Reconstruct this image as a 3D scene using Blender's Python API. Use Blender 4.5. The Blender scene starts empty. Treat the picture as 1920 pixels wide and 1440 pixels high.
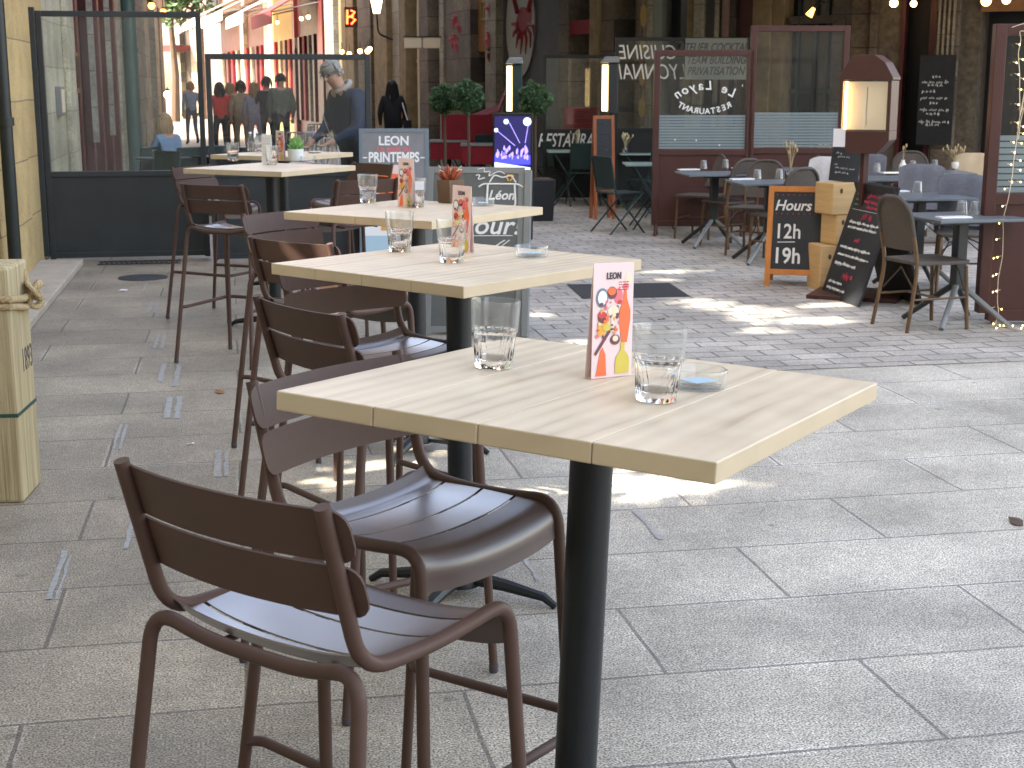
import bpy, bmesh, math, random
from mathutils import Vector, Matrix
from math import radians, sin, cos, pi, atan, atan2, sqrt
random.seed(7)
S = bpy.context.scene
COL = S.collection
# ------------------------------------------------------------------ camera
F = 2700.0; H = 1.61
PITCH = atan(560 / F); YAW = atan(530 * cos(PITCH) / F)
cam = bpy.data.objects.new('camera', bpy.data.cameras.new('camera')); COL.objects.link(cam)
cam.data.sensor_width = 36.0; cam.data.lens = 36.0 * F / 1920
cam.data.clip_end = 1500; cam.data.clip_start = 0.05
cam.location = (0, 0, H)
cam.rotation_euler = (pi / 2 - PITCH, 0, -YAW)
cam.data.dof.use_dof = True; cam.data.dof.focus_distance = 3.6; cam.data.dof.aperture_fstop = 16.0
S.camera = cam
# ------------------------------------------------------------------ world, sun, exposure
SUN = Vector((-0.72, -0.22, 0.66)).normalized()
w = bpy.data.worlds.new("World"); S.world = w; w.use_nodes = True
nt = w.node_tree; bg = nt.nodes['Background']
sky = nt.nodes.new('ShaderNodeTexSky'); sky.sky_type = 'NISHITA'; sky.sun_disc = False
sky.sun_elevation = math.asin(SUN.z); sky.sun_rotation = atan2(SUN.x, SUN.y)
sky.air_density = 1.0; sky.dust_density = 2.5; sky.ozone_density = 0.6
hz = nt.nodes.new('ShaderNodeMixRGB'); hz.blend_type = 'MULTIPLY'; hz.inputs[0].default_value = 1; hz.inputs[2].default_value = (1.23, 1.0, .83, 1)   # warm multiply as white balance, takes blue out of the sky light
nt.links.new(sky.outputs[0], hz.inputs[1]); nt.links.new(hz.outputs[0], bg.inputs[0]); bg.inputs[1].default_value = 0.15
sl = bpy.data.lights.new('sun', 'SUN'); sl.energy = 2.8; sl.angle = radians(1.0); sl.color = (1, .94, .84)
so = bpy.data.objects.new('sun', sl); COL.objects.link(so); so.rotation_euler = SUN.to_track_quat('Z', 'Y').to_euler()
S.view_settings.view_transform = 'Standard'; S.view_settings.look = 'None'; S.view_settings.gamma = 1
S.view_settings.exposure = 3.08
S.cycles.max_bounces = 10; S.cycles.transparent_max_bounces = 24; S.cycles.transmission_bounces = 10
S.cycles.caustics_reflective = False; S.cycles.caustics_refractive = True
S.cycles.sample_clamp_indirect = 6
# ------------------------------------------------------------------ pixel -> world
CR = Vector((cos(YAW), -sin(YAW), 0)); CH = Vector((sin(YAW), cos(YAW), 0))
CF = CH * cos(PITCH) - Vector((0, 0, 1)) * sin(PITCH); CU = CR.cross(CF)
def ray(x, y): return CF + CR * ((x - 960) / F) - CU * ((y - 720) / F)
def G(x, y, z=0.0):
    d = ray(x, y); return Vector((0, 0, H)) + d * ((z - H) / d.z)
def D(x, y, dep):
    d = ray(x, y); return Vector((0, 0, H)) + d * (dep / d.dot(CH))
def DG(x, dep):               # ground point in image column x at horizontal depth
    p = D(x, 160, dep); p.z = 0; return p
def GD(y): return G(960, y).dot(CH)
def ZD(y, dep): return D(960, y, dep).z
FACE = -YAW
# ------------------------------------------------------------------ materials
def _n(t, k, **kw):
    n = t.nodes.new(k)
    for a, b in kw.items(): setattr(n, a, b)
    return n
def mat(name, col, rough=.6, metal=0, var=0, vs=8, bump=0, bs=60, spec=.4, coat=0, emit=0, ecol=None, stretch=None, alpha=1, sheen=0, col2=None):
    m = bpy.data.materials.new(name); m.use_nodes = True; t = m.node_tree; b = t.nodes['Principled BSDF']
    b.inputs['Base Color'].default_value = (*col, 1); b.inputs['Roughness'].default_value = rough
    b.inputs['Metallic'].default_value = metal; b.inputs['Specular IOR Level'].default_value = spec
    b.inputs['Coat Weight'].default_value = coat; b.inputs['Alpha'].default_value = alpha
    b.inputs['Sheen Weight'].default_value = sheen
    tc = _n(t, 'ShaderNodeTexCoord'); mp = _n(t, 'ShaderNodeMapping')
    t.links.new(tc.outputs['Object'], mp.inputs[0])
    if stretch: mp.inputs['Scale'].default_value = stretch
    if var or col2:
        no = _n(t, 'ShaderNodeTexNoise'); no.inputs['Scale'].default_value = vs; no.inputs['Detail'].default_value = 8; no.inputs['Roughness'].default_value = .65
        t.links.new(mp.outputs[0], no.inputs[0])
        rm = _n(t, 'ShaderNodeValToRGB'); t.links.new(no.outputs[0], rm.inputs[0])
        c2 = col2 or tuple(min(1, c * (1 + var)) for c in col); c1 = col if col2 else tuple(c * (1 - var) for c in col)
        rm.color_ramp.elements[0].position = .32; rm.color_ramp.elements[1].position = .68
        rm.color_ramp.elements[0].color = (*c1, 1); rm.color_ramp.elements[1].color = (*c2, 1)
        t.links.new(rm.outputs[0], b.inputs['Base Color'])
        rr = _n(t, 'ShaderNodeMapRange'); rr.inputs[3].default_value = max(0, rough - .08); rr.inputs[4].default_value = min(1, rough + .08)
        t.links.new(no.outputs[0], rr.inputs[0]); t.links.new(rr.outputs[0], b.inputs['Roughness'])
    if bump:
        n2 = _n(t, 'ShaderNodeTexNoise'); n2.inputs['Scale'].default_value = bs; n2.inputs['Detail'].default_value = 5
        t.links.new(mp.outputs[0], n2.inputs[0]); bp = _n(t, 'ShaderNodeBump'); bp.inputs['Strength'].default_value = bump; bp.inputs['Distance'].default_value = .01
        t.links.new(n2.outputs[0], bp.inputs['Height']); t.links.new(bp.outputs[0], b.inputs['Normal'])
    if emit:
        b.inputs['Emission Color'].default_value = (*(ecol or col), 1); b.inputs['Emission Strength'].default_value = emit
    return m
def glassmat(name, tint=(1, 1, 1), refl=1.0, dirt_sheen=0.0, edge=0.0):
    m = bpy.data.materials.new(name); m.use_nodes = True; t = m.node_tree; t.nodes.remove(t.nodes['Principled BSDF'])
    o = t.nodes['Material Output']; tr = _n(t, 'ShaderNodeBsdfTransparent'); tr.inputs[0].default_value = (*tint, 1)
    gl = _n(t, 'ShaderNodeBsdfGlossy'); gl.inputs['Roughness'].default_value = .02
    lw = _n(t, 'ShaderNodeLayerWeight'); lw.inputs[0].default_value = .5
    fr = _n(t, 'ShaderNodeMath', operation='POWER'); fr.inputs[1].default_value = 4; t.links.new(lw.outputs['Facing'], fr.inputs[0])
    mu = _n(t, 'ShaderNodeMath', operation='MULTIPLY_ADD'); mu.inputs[1].default_value = .55 * refl; mu.inputs[2].default_value = .035 * refl; t.links.new(fr.outputs[0], mu.inputs[0])
    mx = _n(t, 'ShaderNodeMixShader'); t.links.new(mu.outputs[0], mx.inputs[0]); t.links.new(tr.outputs[0], mx.inputs[1]); t.links.new(gl.outputs[0], mx.inputs[2])
    last = mx
    if dirt_sheen:
        df = _n(t, 'ShaderNodeBsdfDiffuse'); df.inputs[0].default_value = (.6, .62, .6, 1)  # white diffuse film: dirt on panes, painted brightness on tumblers
        no = _n(t, 'ShaderNodeTexNoise'); no.inputs['Scale'].default_value = 3; no.inputs['Detail'].default_value = 8
        tc = _n(t, 'ShaderNodeTexCoord'); t.links.new(tc.outputs['Object'], no.inputs[0])
        m2 = _n(t, 'ShaderNodeMath', operation='MULTIPLY_ADD'); m2.inputs[1].default_value = dirt_sheen; t.links.new(no.outputs[0], m2.inputs[0])
        e2 = _n(t, 'ShaderNodeMath', operation='MULTIPLY'); e2.inputs[1].default_value = edge; t.links.new(fr.outputs[0], e2.inputs[0]); t.links.new(e2.outputs[0], m2.inputs[2])  # whitens glass edges to imitate bright refraction
        mx2 = _n(t, 'ShaderNodeMixShader'); t.links.new(m2.outputs[0], mx2.inputs[0]); t.links.new(mx.outputs[0], mx2.inputs[1]); t.links.new(df.outputs[0], mx2.inputs[2]); last = mx2
    t.links.new(last.outputs[0], o.inputs[0]); return m
def realglass(name, col=(1, 1, 1), rough=0.0):
    m = bpy.data.materials.new(name); m.use_nodes = True; b = m.node_tree.nodes['Principled BSDF']
    b.inputs['Base Color'].default_value = (*col, 1); b.inputs['Roughness'].default_value = rough
    b.inputs['Transmission Weight'].default_value = 1; b.inputs['IOR'].default_value = 1.48
    return m
def brickmat(name, c1, c2, mortar, bw, bh, ms, axes='xy', rough=.75, offset=.5, edge=None, bump=.4, grain=120, grainamt=.25, stain=.25, rot=0, squash=1, lane=False):
    m = bpy.data.materials.new(name); m.use_nodes = True; t = m.node_tree; b = t.nodes['Principled BSDF']
    tc = _n(t, 'ShaderNodeTexCoord'); sp = _n(t, 'ShaderNodeSeparateXYZ'); t.links.new(tc.outputs['Object'], sp.inputs[0])
    cb = _n(t, 'ShaderNodeCombineXYZ')
    a = {'x': 0, 'y': 1, 'z': 2}
    t.links.new(sp.outputs[a[axes[0]]], cb.inputs[0]); t.links.new(sp.outputs[a[axes[1]]], cb.inputs[1])
    # slight waviness of the courses
    wn = _n(t, 'ShaderNodeTexNoise'); wn.inputs['Scale'].default_value = 1.3; t.links.new(tc.outputs['Object'], wn.inputs[0])
    ws = _n(t, 'ShaderNodeVectorMath', operation='MULTIPLY_ADD'); t.links.new(wn.outputs['Color'], ws.inputs[0]); ws.inputs[1].default_value = (bh * .06,) * 3; t.links.new(cb.outputs[0], ws.inputs[2])
    br = _n(t, 'ShaderNodeTexBrick'); br.offset = offset; br.squash = squash; t.links.new(ws.outputs[0], br.inputs[0])
    br.inputs['Scale'].default_value = 1; br.inputs['Brick Width'].default_value = bw; br.inputs['Row Height'].default_value = bh
    br.inputs['Mortar Size'].default_value = ms; br.inputs['Mortar Smooth'].default_value = .3; br.inputs['Bias'].default_value = 0
    br.inputs['Color1'].default_value = (*c1, 1); br.inputs['Color2'].default_value = (*c2, 1); br.inputs['Mortar'].default_value = (*mortar, 1)
    col = br.outputs['Color']
    if edge:
        b2 = _n(t, 'ShaderNodeTexBrick'); b2.offset = offset; b2.squash = squash; t.links.new(ws.outputs[0], b2.inputs[0])
        b2.inputs['Scale'].default_value = 1; b2.inputs['Brick Width'].default_value = bw; b2.inputs['Row Height'].default_value = bh
        b2.inputs['Mortar Size'].default_value = ms * 2.6; b2.inputs['Mortar Smooth'].default_value = .2
        pn = _n(t, 'ShaderNodeTexNoise'); pn.inputs['Scale'].default_value = 1.1; pn.inputs['Detail'].default_value = 4; t.links.new(tc.outputs['Object'], pn.inputs[0])
        pr_ = _n(t, 'ShaderNodeMapRange'); pr_.inputs[1].default_value = .50; pr_.inputs[2].default_value = .64; t.links.new(pn.outputs[0], pr_.inputs[0])
        mm = _n(t, 'ShaderNodeMath', operation='MULTIPLY'); t.links.new(b2.outputs['Fac'], mm.inputs[0]); t.links.new(pr_.outputs[0], mm.inputs[1])
        iv = _n(t, 'ShaderNodeMath', operation='SUBTRACT'); iv.use_clamp = True; t.links.new(mm.outputs[0], iv.inputs[0]); t.links.new(br.outputs['Fac'], iv.inputs[1])
        mx = _n(t, 'ShaderNodeMixRGB'); t.links.new(iv.outputs[0], mx.inputs[0]); t.links.new(col, mx.inputs[1]); mx.inputs[2].default_value = (*edge, 1); col = mx.outputs[0]
    def noisemul(col, scale, lo, hi, p0=.35, p1=.65, det=6):
        n = _n(t, 'ShaderNodeTexNoise'); n.inputs['Scale'].default_value = scale; n.inputs['Detail'].default_value = det; t.links.new(tc.outputs['Object'], n.inputs[0])
        r = _n(t, 'ShaderNodeMapRange'); r.inputs[1].default_value = p0; r.inputs[2].default_value = p1; r.inputs[3].default_value = lo; r.inputs[4].default_value = hi; t.links.new(n.outputs[0], r.inputs[0])
        x = _n(t, 'ShaderNodeVectorMath', operation='SCALE'); t.links.new(col, x.inputs[0]); t.links.new(r.outputs[0], x.inputs['Scale']); return x.outputs[0], n
    col, gn = noisemul(col, grain, 1 - grainamt, 1 + grainamt, .35, .65, 3)
    col, _x = noisemul(col, 1.7, 1 - stain, 1 + stain * .6)
    col, _y = noisemul(col, 14, 1 - stain * .3, 1 + stain * .3)
    if lane:      # worn, dirtier strip of paving along the houses, plus dark spots of gum
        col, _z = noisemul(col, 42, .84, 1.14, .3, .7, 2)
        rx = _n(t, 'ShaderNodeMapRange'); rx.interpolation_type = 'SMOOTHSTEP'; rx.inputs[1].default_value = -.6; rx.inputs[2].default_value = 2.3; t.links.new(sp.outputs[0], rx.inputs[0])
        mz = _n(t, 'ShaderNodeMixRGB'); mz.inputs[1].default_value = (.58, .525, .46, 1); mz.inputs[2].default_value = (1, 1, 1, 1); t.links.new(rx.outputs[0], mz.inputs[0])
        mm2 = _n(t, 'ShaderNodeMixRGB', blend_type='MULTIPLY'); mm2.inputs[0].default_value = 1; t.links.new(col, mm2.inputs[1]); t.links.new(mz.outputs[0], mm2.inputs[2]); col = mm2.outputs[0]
        vo = _n(t, 'ShaderNodeTexVoronoi'); vo.inputs['Scale'].default_value = 2.6; t.links.new(tc.outputs['Object'], vo.inputs[0])
        lt = _n(t, 'ShaderNodeMapRange'); lt.inputs[1].default_value = .035; lt.inputs[2].default_value = .06; lt.inputs[3].default_value = .62; lt.inputs[4].default_value = 1; t.links.new(vo.outputs['Distance'], lt.inputs[0])
        x3 = _n(t, 'ShaderNodeVectorMath', operation='SCALE'); t.links.new(col, x3.inputs[0]); t.links.new(lt.outputs[0], x3.inputs['Scale']); col = x3.outputs[0]
    t.links.new(col, b.inputs['Base Color'])
    rr = _n(t, 'ShaderNodeMapRange'); rr.inputs[3].default_value = rough - .12; rr.inputs[4].default_value = rough + .12; t.links.new(_x.outputs[0], rr.inputs[0]); t.links.new(rr.outputs[0], b.inputs['Roughness'])
    inv = _n(t, 'ShaderNodeMath', operation='MULTIPLY_ADD'); t.links.new(br.outputs['Fac'], inv.inputs[0]); inv.inputs[1].default_value = -1
    g2 = _n(t, 'ShaderNodeMath', operation='MULTIPLY'); t.links.new(gn.outputs[0], g2.inputs[0]); g2.inputs[1].default_value = .12; t.links.new(g2.outputs[0], inv.inputs[2])
    bp = _n(t, 'ShaderNodeBump'); bp.inputs['Strength'].default_value = bump; bp.inputs['Distance'].default_value = .008
    t.links.new(inv.outputs[0], bp.inputs['Height']); t.links.new(bp.outputs[0], b.inputs['Normal'])
    return m
def woodtop(name):
    m = bpy.data.materials.new(name); m.use_nodes = True; t = m.node_tree; b = t.nodes['Principled BSDF']
    tc = _n(t, 'ShaderNodeTexCoord'); oi = _n(t, 'ShaderNodeObjectInfo')
    sp = _n(t, 'ShaderNodeSeparateXYZ'); t.links.new(tc.outputs['Object'], sp.inputs[0])
    pk = _n(t, 'ShaderNodeMath', operation='MULTIPLY'); pk.inputs[1].default_value = 5.0; t.links.new(sp.outputs[0], pk.inputs[0])
    fl = _n(t, 'ShaderNodeMath', operation='FLOOR'); t.links.new(pk.outputs[0], fl.inputs[0])
    ad = _n(t, 'ShaderNodeMath', operation='MULTIPLY_ADD'); t.links.new(oi.outputs['Random'], ad.inputs[0]); ad.inputs[1].default_value = 37; t.links.new(fl.outputs[0], ad.inputs[2])
    off = _n(t, 'ShaderNodeCombineXYZ'); t.links.new(ad.outputs[0], off.inputs[2]); 
    a2 = _n(t, 'ShaderNodeMath', operation='MULTIPLY'); a2.inputs[1].default_value = 3.7; t.links.new(ad.outputs[0], a2.inputs[0]); t.links.new(a2.outputs[0], off.inputs[1])
    va = _n(t, 'ShaderNodeVectorMath', operation='ADD'); t.links.new(tc.outputs['Object'], va.inputs[0]); t.links.new(off.outputs[0], va.inputs[1])
    mp = _n(t, 'ShaderNodeMapping'); mp.inputs['Scale'].default_value = (13, 1.0, 6); t.links.new(va.outputs[0], mp.inputs[0])
    n1 = _n(t, 'ShaderNodeTexNoise'); n1.inputs['Scale'].default_value = 1.1; n1.inputs['Detail'].default_value = 7; n1.inputs['Distortion'].default_value = 1.2; t.links.new(mp.outputs[0], n1.inputs[0])
    wv = _n(t, 'ShaderNodeTexWave'); wv.wave_type = 'BANDS'; wv.bands_direction = 'X'; wv.inputs['Scale'].default_value = .55; wv.inputs['Distortion'].default_value = 5; wv.inputs['Detail'].default_value = 3; wv.inputs['Detail Scale'].default_value = .6; t.links.new(mp.outputs[0], wv.inputs[0])
    mx = _n(t, 'ShaderNodeMath', operation='MULTIPLY_ADD'); t.links.new(wv.outputs['Fac'], mx.inputs[0]); mx.inputs[1].default_value = .35; t.links.new(n1.outputs[0], mx.inputs[2])
    rm = _n(t, 'ShaderNodeValToRGB'); t.links.new(mx.outputs[0], rm.inputs[0])
    e = rm.color_ramp.elements; e[0].position = .3; e[0].color = (.43, .325, .21, 1); e[1].position = .95; e[1].color = (.66, .54, .38, 1)
    e.new(.5).color = (.585, .47, .32, 1)
    # edges of the top are varnished yellower
    nm = _n(t, 'ShaderNodeSeparateXYZ'); t.links.new(tc.outputs['Normal'], nm.inputs[0])
    az = _n(t, 'ShaderNodeMath', operation='GREATER_THAN'); az.inputs[1].default_value = .7; t.links.new(nm.outputs[2], az.inputs[0])
    mc = _n(t, 'ShaderNodeMixRGB'); t.links.new(az.outputs[0], mc.inputs[0]); mc.inputs[1].default_value = (.53, .42, .27, 1); t.links.new(rm.outputs[0], mc.inputs[2])
    n3 = _n(t, 'ShaderNodeTexNoise'); n3.inputs['Scale'].default_value = 9; n3.inputs['Detail'].default_value = 8; t.links.new(tc.outputs['Object'], n3.inputs[0])
    r3 = _n(t, 'ShaderNodeMapRange'); r3.inputs[1].default_value = .3; r3.inputs[2].default_value = .55; r3.inputs[3].default_value = .93; r3.inputs[4].default_value = 1.03; t.links.new(n3.outputs[0], r3.inputs[0])
    vm = _n(t, 'ShaderNodeVectorMath', operation='SCALE'); t.links.new(mc.outputs[0], vm.inputs[0]); t.links.new(r3.outputs[0], vm.inputs['Scale'])
    t.links.new(vm.outputs[0], b.inputs['Base Color'])
    rr = _n(t, 'ShaderNodeMapRange'); rr.inputs[3].default_value = .38; rr.inputs[4].default_value = .55; t.links.new(n3.outputs[0], rr.inputs[0]); t.links.new(rr.outputs[0], b.inputs['Roughness'])
    bp = _n(t, 'ShaderNodeBump'); bp.inputs['Strength'].default_value = .12; bp.inputs['Distance'].default_value = .002; t.links.new(n1.outputs[0], bp.inputs['Height']); t.links.new(bp.outputs[0], b.inputs['Normal'])
    return m
#MATS
M = {}
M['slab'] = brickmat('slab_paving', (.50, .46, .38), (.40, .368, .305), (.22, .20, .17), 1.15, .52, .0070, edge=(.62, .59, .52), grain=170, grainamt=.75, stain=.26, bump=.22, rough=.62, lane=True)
M['cobble'] = brickmat('cobble_paving', (.44, .405, .345), (.345, .318, .275), (.16, .147, .13), .30, .17, .009, grain=90, grainamt=.22, stain=.22, bump=.6, rough=.7)
M['stone_y'] = brickmat('yellow_limestone', (.50, .36, .16), (.44, .31, .135), (.22, .16, .09), .9, .5, .006, axes='yz', grain=40, grainamt=.1, stain=.2, rough=.85)
M['stone_c'] = brickmat('cream_limestone', (.46, .42, .30), (.40, .36, .26), (.28, .25, .18), .8, .45, .006, axes='yz', grain=30, grainamt=.15, stain=.3, rough=.85)
M['stone_b'] = brickmat('brown_stone', (.15, .115, .08), (.11, .085, .06), (.05, .04, .03), .75, .42, .01, axes='xz', grain=25, grainamt=.2, stain=.35, rough=.85)
M['stone_d'] = brickmat('dark_stone', (.085, .07, .055), (.065, .053, .045), (.04, .035, .03), .6, .36, .01, axes='xz', grain=25, grainamt=.2, stain=.4, rough=.85)
M['stone_p'] = brickmat('pale_stone', (.30, .27, .21), (.25, .22, .17), (.14, .125, .1), .8, .45, .008, axes='xz', grain=25, grainamt=.15, stain=.3, rough=.85)
M['stone_o'] = mat('ochre_column_stone', (.19, .14, .07), .8, var=.3, vs=5, bump=.5, bs=18)
M['rubble'] = mat('rubble_stone', (.13, .105, .075), .9, var=.45, vs=9, bump=1, bs=14)
M['pink'] = mat('pink_render', (.22, .145, .125), .85, var=.15, vs=3)
M['grey_wall'] = mat('grey_painted_wall', (.10, .098, .098), .8, var=.2, vs=3)
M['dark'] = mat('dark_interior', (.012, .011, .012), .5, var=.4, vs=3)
M['dkglass'] = mat('dark_window_glass', (.015, .017, .02), .08, spec=.6)
M['maroon'] = mat('maroon_painted_wood', (.085, .018, .018), .45, var=.2, vs=4)
M['redpaint'] = mat('red_painted_wood', (.085, .011, .011), .45, var=.2, vs=4)
M['redcloth'] = mat('red_cloth', (.20, .008, .016), .8, var=.15, vs=6)
M['brownframe'] = mat('brown_powder_coat', (.062, .021, .015), .42, var=.12, vs=6, bump=.05, bs=200)
M['blackframe'] = mat('black_powder_coat', (.012, .013, .014), .4, var=.1)
M['anthra'] = mat('anthracite_powder_coat', (.028, .032, .033), .42, var=.15, vs=3, bump=.04, bs=150)
M['stool'] = mat('brown_stool_paint', (.078, .044, .033), .52, var=.08, vs=12, bump=.03, bs=400, spec=.25)
M['seat'] = mat('brown_seat_paint', (.072, .042, .036), .4, var=.06, vs=12, bump=.02, bs=400, spec=1, coat=1); _b = M['seat'].node_tree.nodes['Principled BSDF']; _b.inputs['Coat Roughness'].default_value = .27; _b.inputs['Coat IOR'].default_value = 2.15
M['pole'] = mat('black_pole_paint', (.006, .008, .010), .42, var=.2, vs=30, bump=.08, bs=180)
M['wood'] = woodtop('pale_table_wood')
M['seam'] = mat('table_seam', (.14, .10, .06), .8)
M['glass'] = realglass('clear_glass')
M['pane'] = glassmat('window_pane', (.95, .965, .955), 1.0, .03)
M['tumbler'] = glassmat('tumbler_glass', (.985, .99, .99), 1.7, .06, .35); M['thin'] = glassmat('thin_glass', (.9, .93, .94), 2.2, .12)
M['frost'] = mat('frosted_strip', (.27, .33, .34), .6, alpha=.6)
M['paper'] = mat('white_paper', (.75, .75, .78), .7)
M['card'] = mat('pale_pink_card', (.78, .60, .58), .45)
M['cardw'] = mat('white_card', (.78, .76, .72), .45)
for k, c in dict(ink=(.06, .05, .06), orange=(.85, .16, .05), red=(.6, .05, .06), pinkp=(.75, .17, .19), yellow=(.62, .50, .08), amber=(.75, .38, .06), cream=(.78, .66, .48), plum=(.16, .05, .06), white=(.85, .85, .85), bluegrey=(.16, .22, .28), lblue=(.42, .60, .70)).items():
    M['p_' + k] = mat('print_' + k, c, .5)
M['chalk'] = mat('chalk', (.75, .75, .72), .9); M['chalkr'] = mat('red_chalk', (.5, .05, .09), .9); M['chalkg'] = mat('green_chalk', (.1, .4, .3), .9)
M['slate'] = mat('slate_board', (.022, .023, .026), .6, var=.3, vs=5)
M['slateg'] = mat('grey_slate_board', (.11, .115, .11), .5, var=.2, vs=3)
M['orangewood'] = mat('orange_stained_wood', (.52, .19, .035), .5, var=.15, vs=4, stretch=(6, 6, 1))
M['orangedk'] = mat('rusty_stained_wood', (.30, .085, .025), .5, var=.2, vs=4, stretch=(6, 6, 1))
M['block'] = mat('pine_block', (.62, .42, .20), .65, var=.12, vs=3, stretch=(1, 1, 8))
M['post'] = mat('weathered_pine', (.27, .20, .10), .75, stretch=(24, 24, .8), vs=1.8, bump=.8, bs=3, col2=(.54, .45, .26))
M['rope'] = mat('hemp_rope', (.42, .31, .16), .9, var=.25, vs=90, bump=.6, bs=250)
M['strap'] = mat('green_strap', (.02, .06, .045), .5)
M['silver'] = mat('brushed_metal', (.45, .47, .48), .35, metal=.8)
M['greyalu'] = mat('grey_aluminium', (.22, .23, .225), .4, metal=.3)
M['bluealu'] = mat('blue_grey_aluminium', (.17, .21, .245), .4, metal=.2)
M['postergrey'] = mat('poster_grey', (.22, .22, .235), .4, var=.1)
M['rattan'] = mat('brown_rattan_weave', (.085, .070, .058), .7, var=.35, vs=120, bump=.4, bs=200)
M['bamboo'] = mat('bamboo_effect_tube', (.12, .068, .03), .4, var=.35, vs=8, stretch=(1, 1, .4))
M['darktube'] = mat('dark_brown_tube', (.055, .035, .022), .45, var=.2)
M['greytop'] = mat('grey_table_laminate', (.13, .15, .165), .35, var=.1)
M['blanket'] = mat('blue_grey_fleece', (.115, .12, .14), .95, var=.15, vs=30, bump=.3, bs=120, sheen=.4)
M['beigecloth'] = mat('beige_cloth', (.45, .36, .24), .95, var=.1)
M['whitefleece'] = mat('white_fleece', (.55, .55, .55), .95, var=.1, vs=20, bump=.5, bs=60, sheen=.3)
M['greenmetal'] = mat('dark_green_metal', (.018, .040, .038), .4)
M['greenfab'] = mat('green_chair_paint', (.07, .14, .10), .5)
M['teal'] = mat('pale_teal_top', (.30, .42, .40), .3)
M['leaf'] = mat('dark_leaf', (.030, .065, .025), .6, var=.4, vs=20); M['leaf2'] = mat('light_leaf', (.09, .16, .06), .6, var=.3)
M['succ'] = mat('succulent_green', (.16, .33, .08), .5); M['succr'] = mat('succulent_red', (.30, .07, .03), .5, var=.3, vs=40)
M['bark'] = mat('bark', (.09, .06, .04), .9)
M['terra'] = mat('brown_wood_pot', (.13, .075, .04), .7, var=.2); M['whitepot'] = mat('white_ceramic', (.7, .7, .64), .3)
M['drain'] = mat('green_drainpipe', (.055, .10, .085), .4, var=.15); M['drainb'] = mat('black_drainpipe', (.012, .016, .014), .45)
M['awning'] = mat('white_awning_cloth', (.75, .72, .66), .9); _t = M['awning'].node_tree; _tr = _t.nodes.new('ShaderNodeBsdfTranslucent'); _tr.inputs[0].default_value = (.85, .8, .7, 1); _mx = _t.nodes.new('ShaderNodeMixShader'); _mx.inputs[0].default_value = .5; _t.links.new(_t.nodes['Principled BSDF'].outputs[0], _mx.inputs[1]); _t.links.new(_tr.outputs[0], _mx.inputs[2]); _t.links.new(_mx.outputs[0], _t.nodes['Material Output'].inputs[0]); M['awnred'] = mat('red_awning_cloth', (.16, .03, .03), .9)
M['lampw'] = mat('warm_lamp_light', (1, .62, .25), .5, emit=2.5, ecol=(1, .55, .18)); M['lampy'] = mat('yellow_tube_light', (1, .75, .3), .5, emit=.8, ecol=(1, .70, .30))
M['lampo'] = mat('orange_bulb_light', (1, .4, .1), .5, emit=1.6, ecol=(1, .30, .05)); M['fairy'] = mat('fairy_bulb', (1, .8, .35), .5, emit=1.3, ecol=(1, .72, .25))
M['neon'] = mat('red_neon', (1, .1, .03), .5, emit=1.3, ecol=(1, .09, .02)); M['lampc'] = mat('cold_lamp_light', (1, .9, .7), .5, emit=1.2, ecol=(1, .86, .6))
M['lit'] = mat('lit_menu_page', (.50, .41, .30), .5, emit=.04, ecol=(1, .8, .55))
M['scr_dark'] = mat('screen_dark', (.01, .01, .03), .3, emit=.3, ecol=(.012, .01, .06)); M['scr_blue'] = mat('screen_blue', (.05, .05, .6), .3, emit=.22, ecol=(.06, .06, .75))
M['scr_violet'] = mat('screen_violet', (.4, .3, .9), .3, emit=.22, ecol=(.35, .26, .9)); M['scr_white'] = mat('screen_white', (.8, .85, .9), .3, emit=.22, ecol=(.6, .75, .8))
M['skin'] = mat('skin', (.48, .27, .19), .5, var=.08, vs=30); M['hairg'] = mat('grey_hair', (.30, .29, .28), .7, var=.3, vs=60); M['hairb'] = mat('black_hair', (.012, .010, .010), .6); M['hairf'] = mat('fair_hair', (.30, .19, .09), .6)
for k, c in dict(navy=(.015, .025, .055), jean=(.05, .075, .13), black=(.010, .010, .012), redj=(.55, .03, .03), beige=(.33, .25, .15), lilac=(.24, .22, .26), olive=(.12, .135, .105), dkgrey=(.03, .03, .033), ltblue=(.17, .24, .33), orangec=(.6, .2, .1), shoe=(.02, .018, .016), hood=(.36, .34, .30)).items():
    M['c_' + k] = mat('cloth_' + k, c, .85, var=.15, vs=12, bump=.2, bs=60)
M['blue'] = mat('blue_enamel', (.02, .035, .09), .3); M['mural_red'] = mat('mural_red', (.26, .025, .03), .7, var=.2); M['mural_white'] = mat('mural_white', (.42, .42, .38), .7, var=.1)
M['pinkflag'] = mat('pink_ribbon', (.6, .16, .2), .7); M['yellowp'] = mat('yellow_paint', (.26, .18, .05), .6); M['signwood'] = mat('sign_wood', (.28, .13, .05), .6, var=.2)
M['signgrey'] = mat('grey_green_sign', (.21, .23, .20), .6); M['iron'] = mat('cast_iron', (.03, .03, .032), .6, var=.3, vs=20, bump=.5, bs=80)
M['purple'] = mat('purple_paint', (.05, .018, .055), .6, var=.3); M['dryflower'] = mat('dried_flower', (.42, .33, .18), .9); M['flower'] = mat('pale_flower', (.6, .55, .35), .8)
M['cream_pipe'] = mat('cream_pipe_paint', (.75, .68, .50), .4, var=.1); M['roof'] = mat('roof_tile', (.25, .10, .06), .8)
M['seatf'] = M['seat'].copy(); M['seatf'].name = 'brown_seat_edge_paint'; M['seatf'].node_tree.nodes['Principled BSDF'].inputs['Coat Weight'].default_value = .3; M['seatf'].node_tree.nodes['Principled BSDF'].inputs['Specular IOR Level'].default_value = .4
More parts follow.
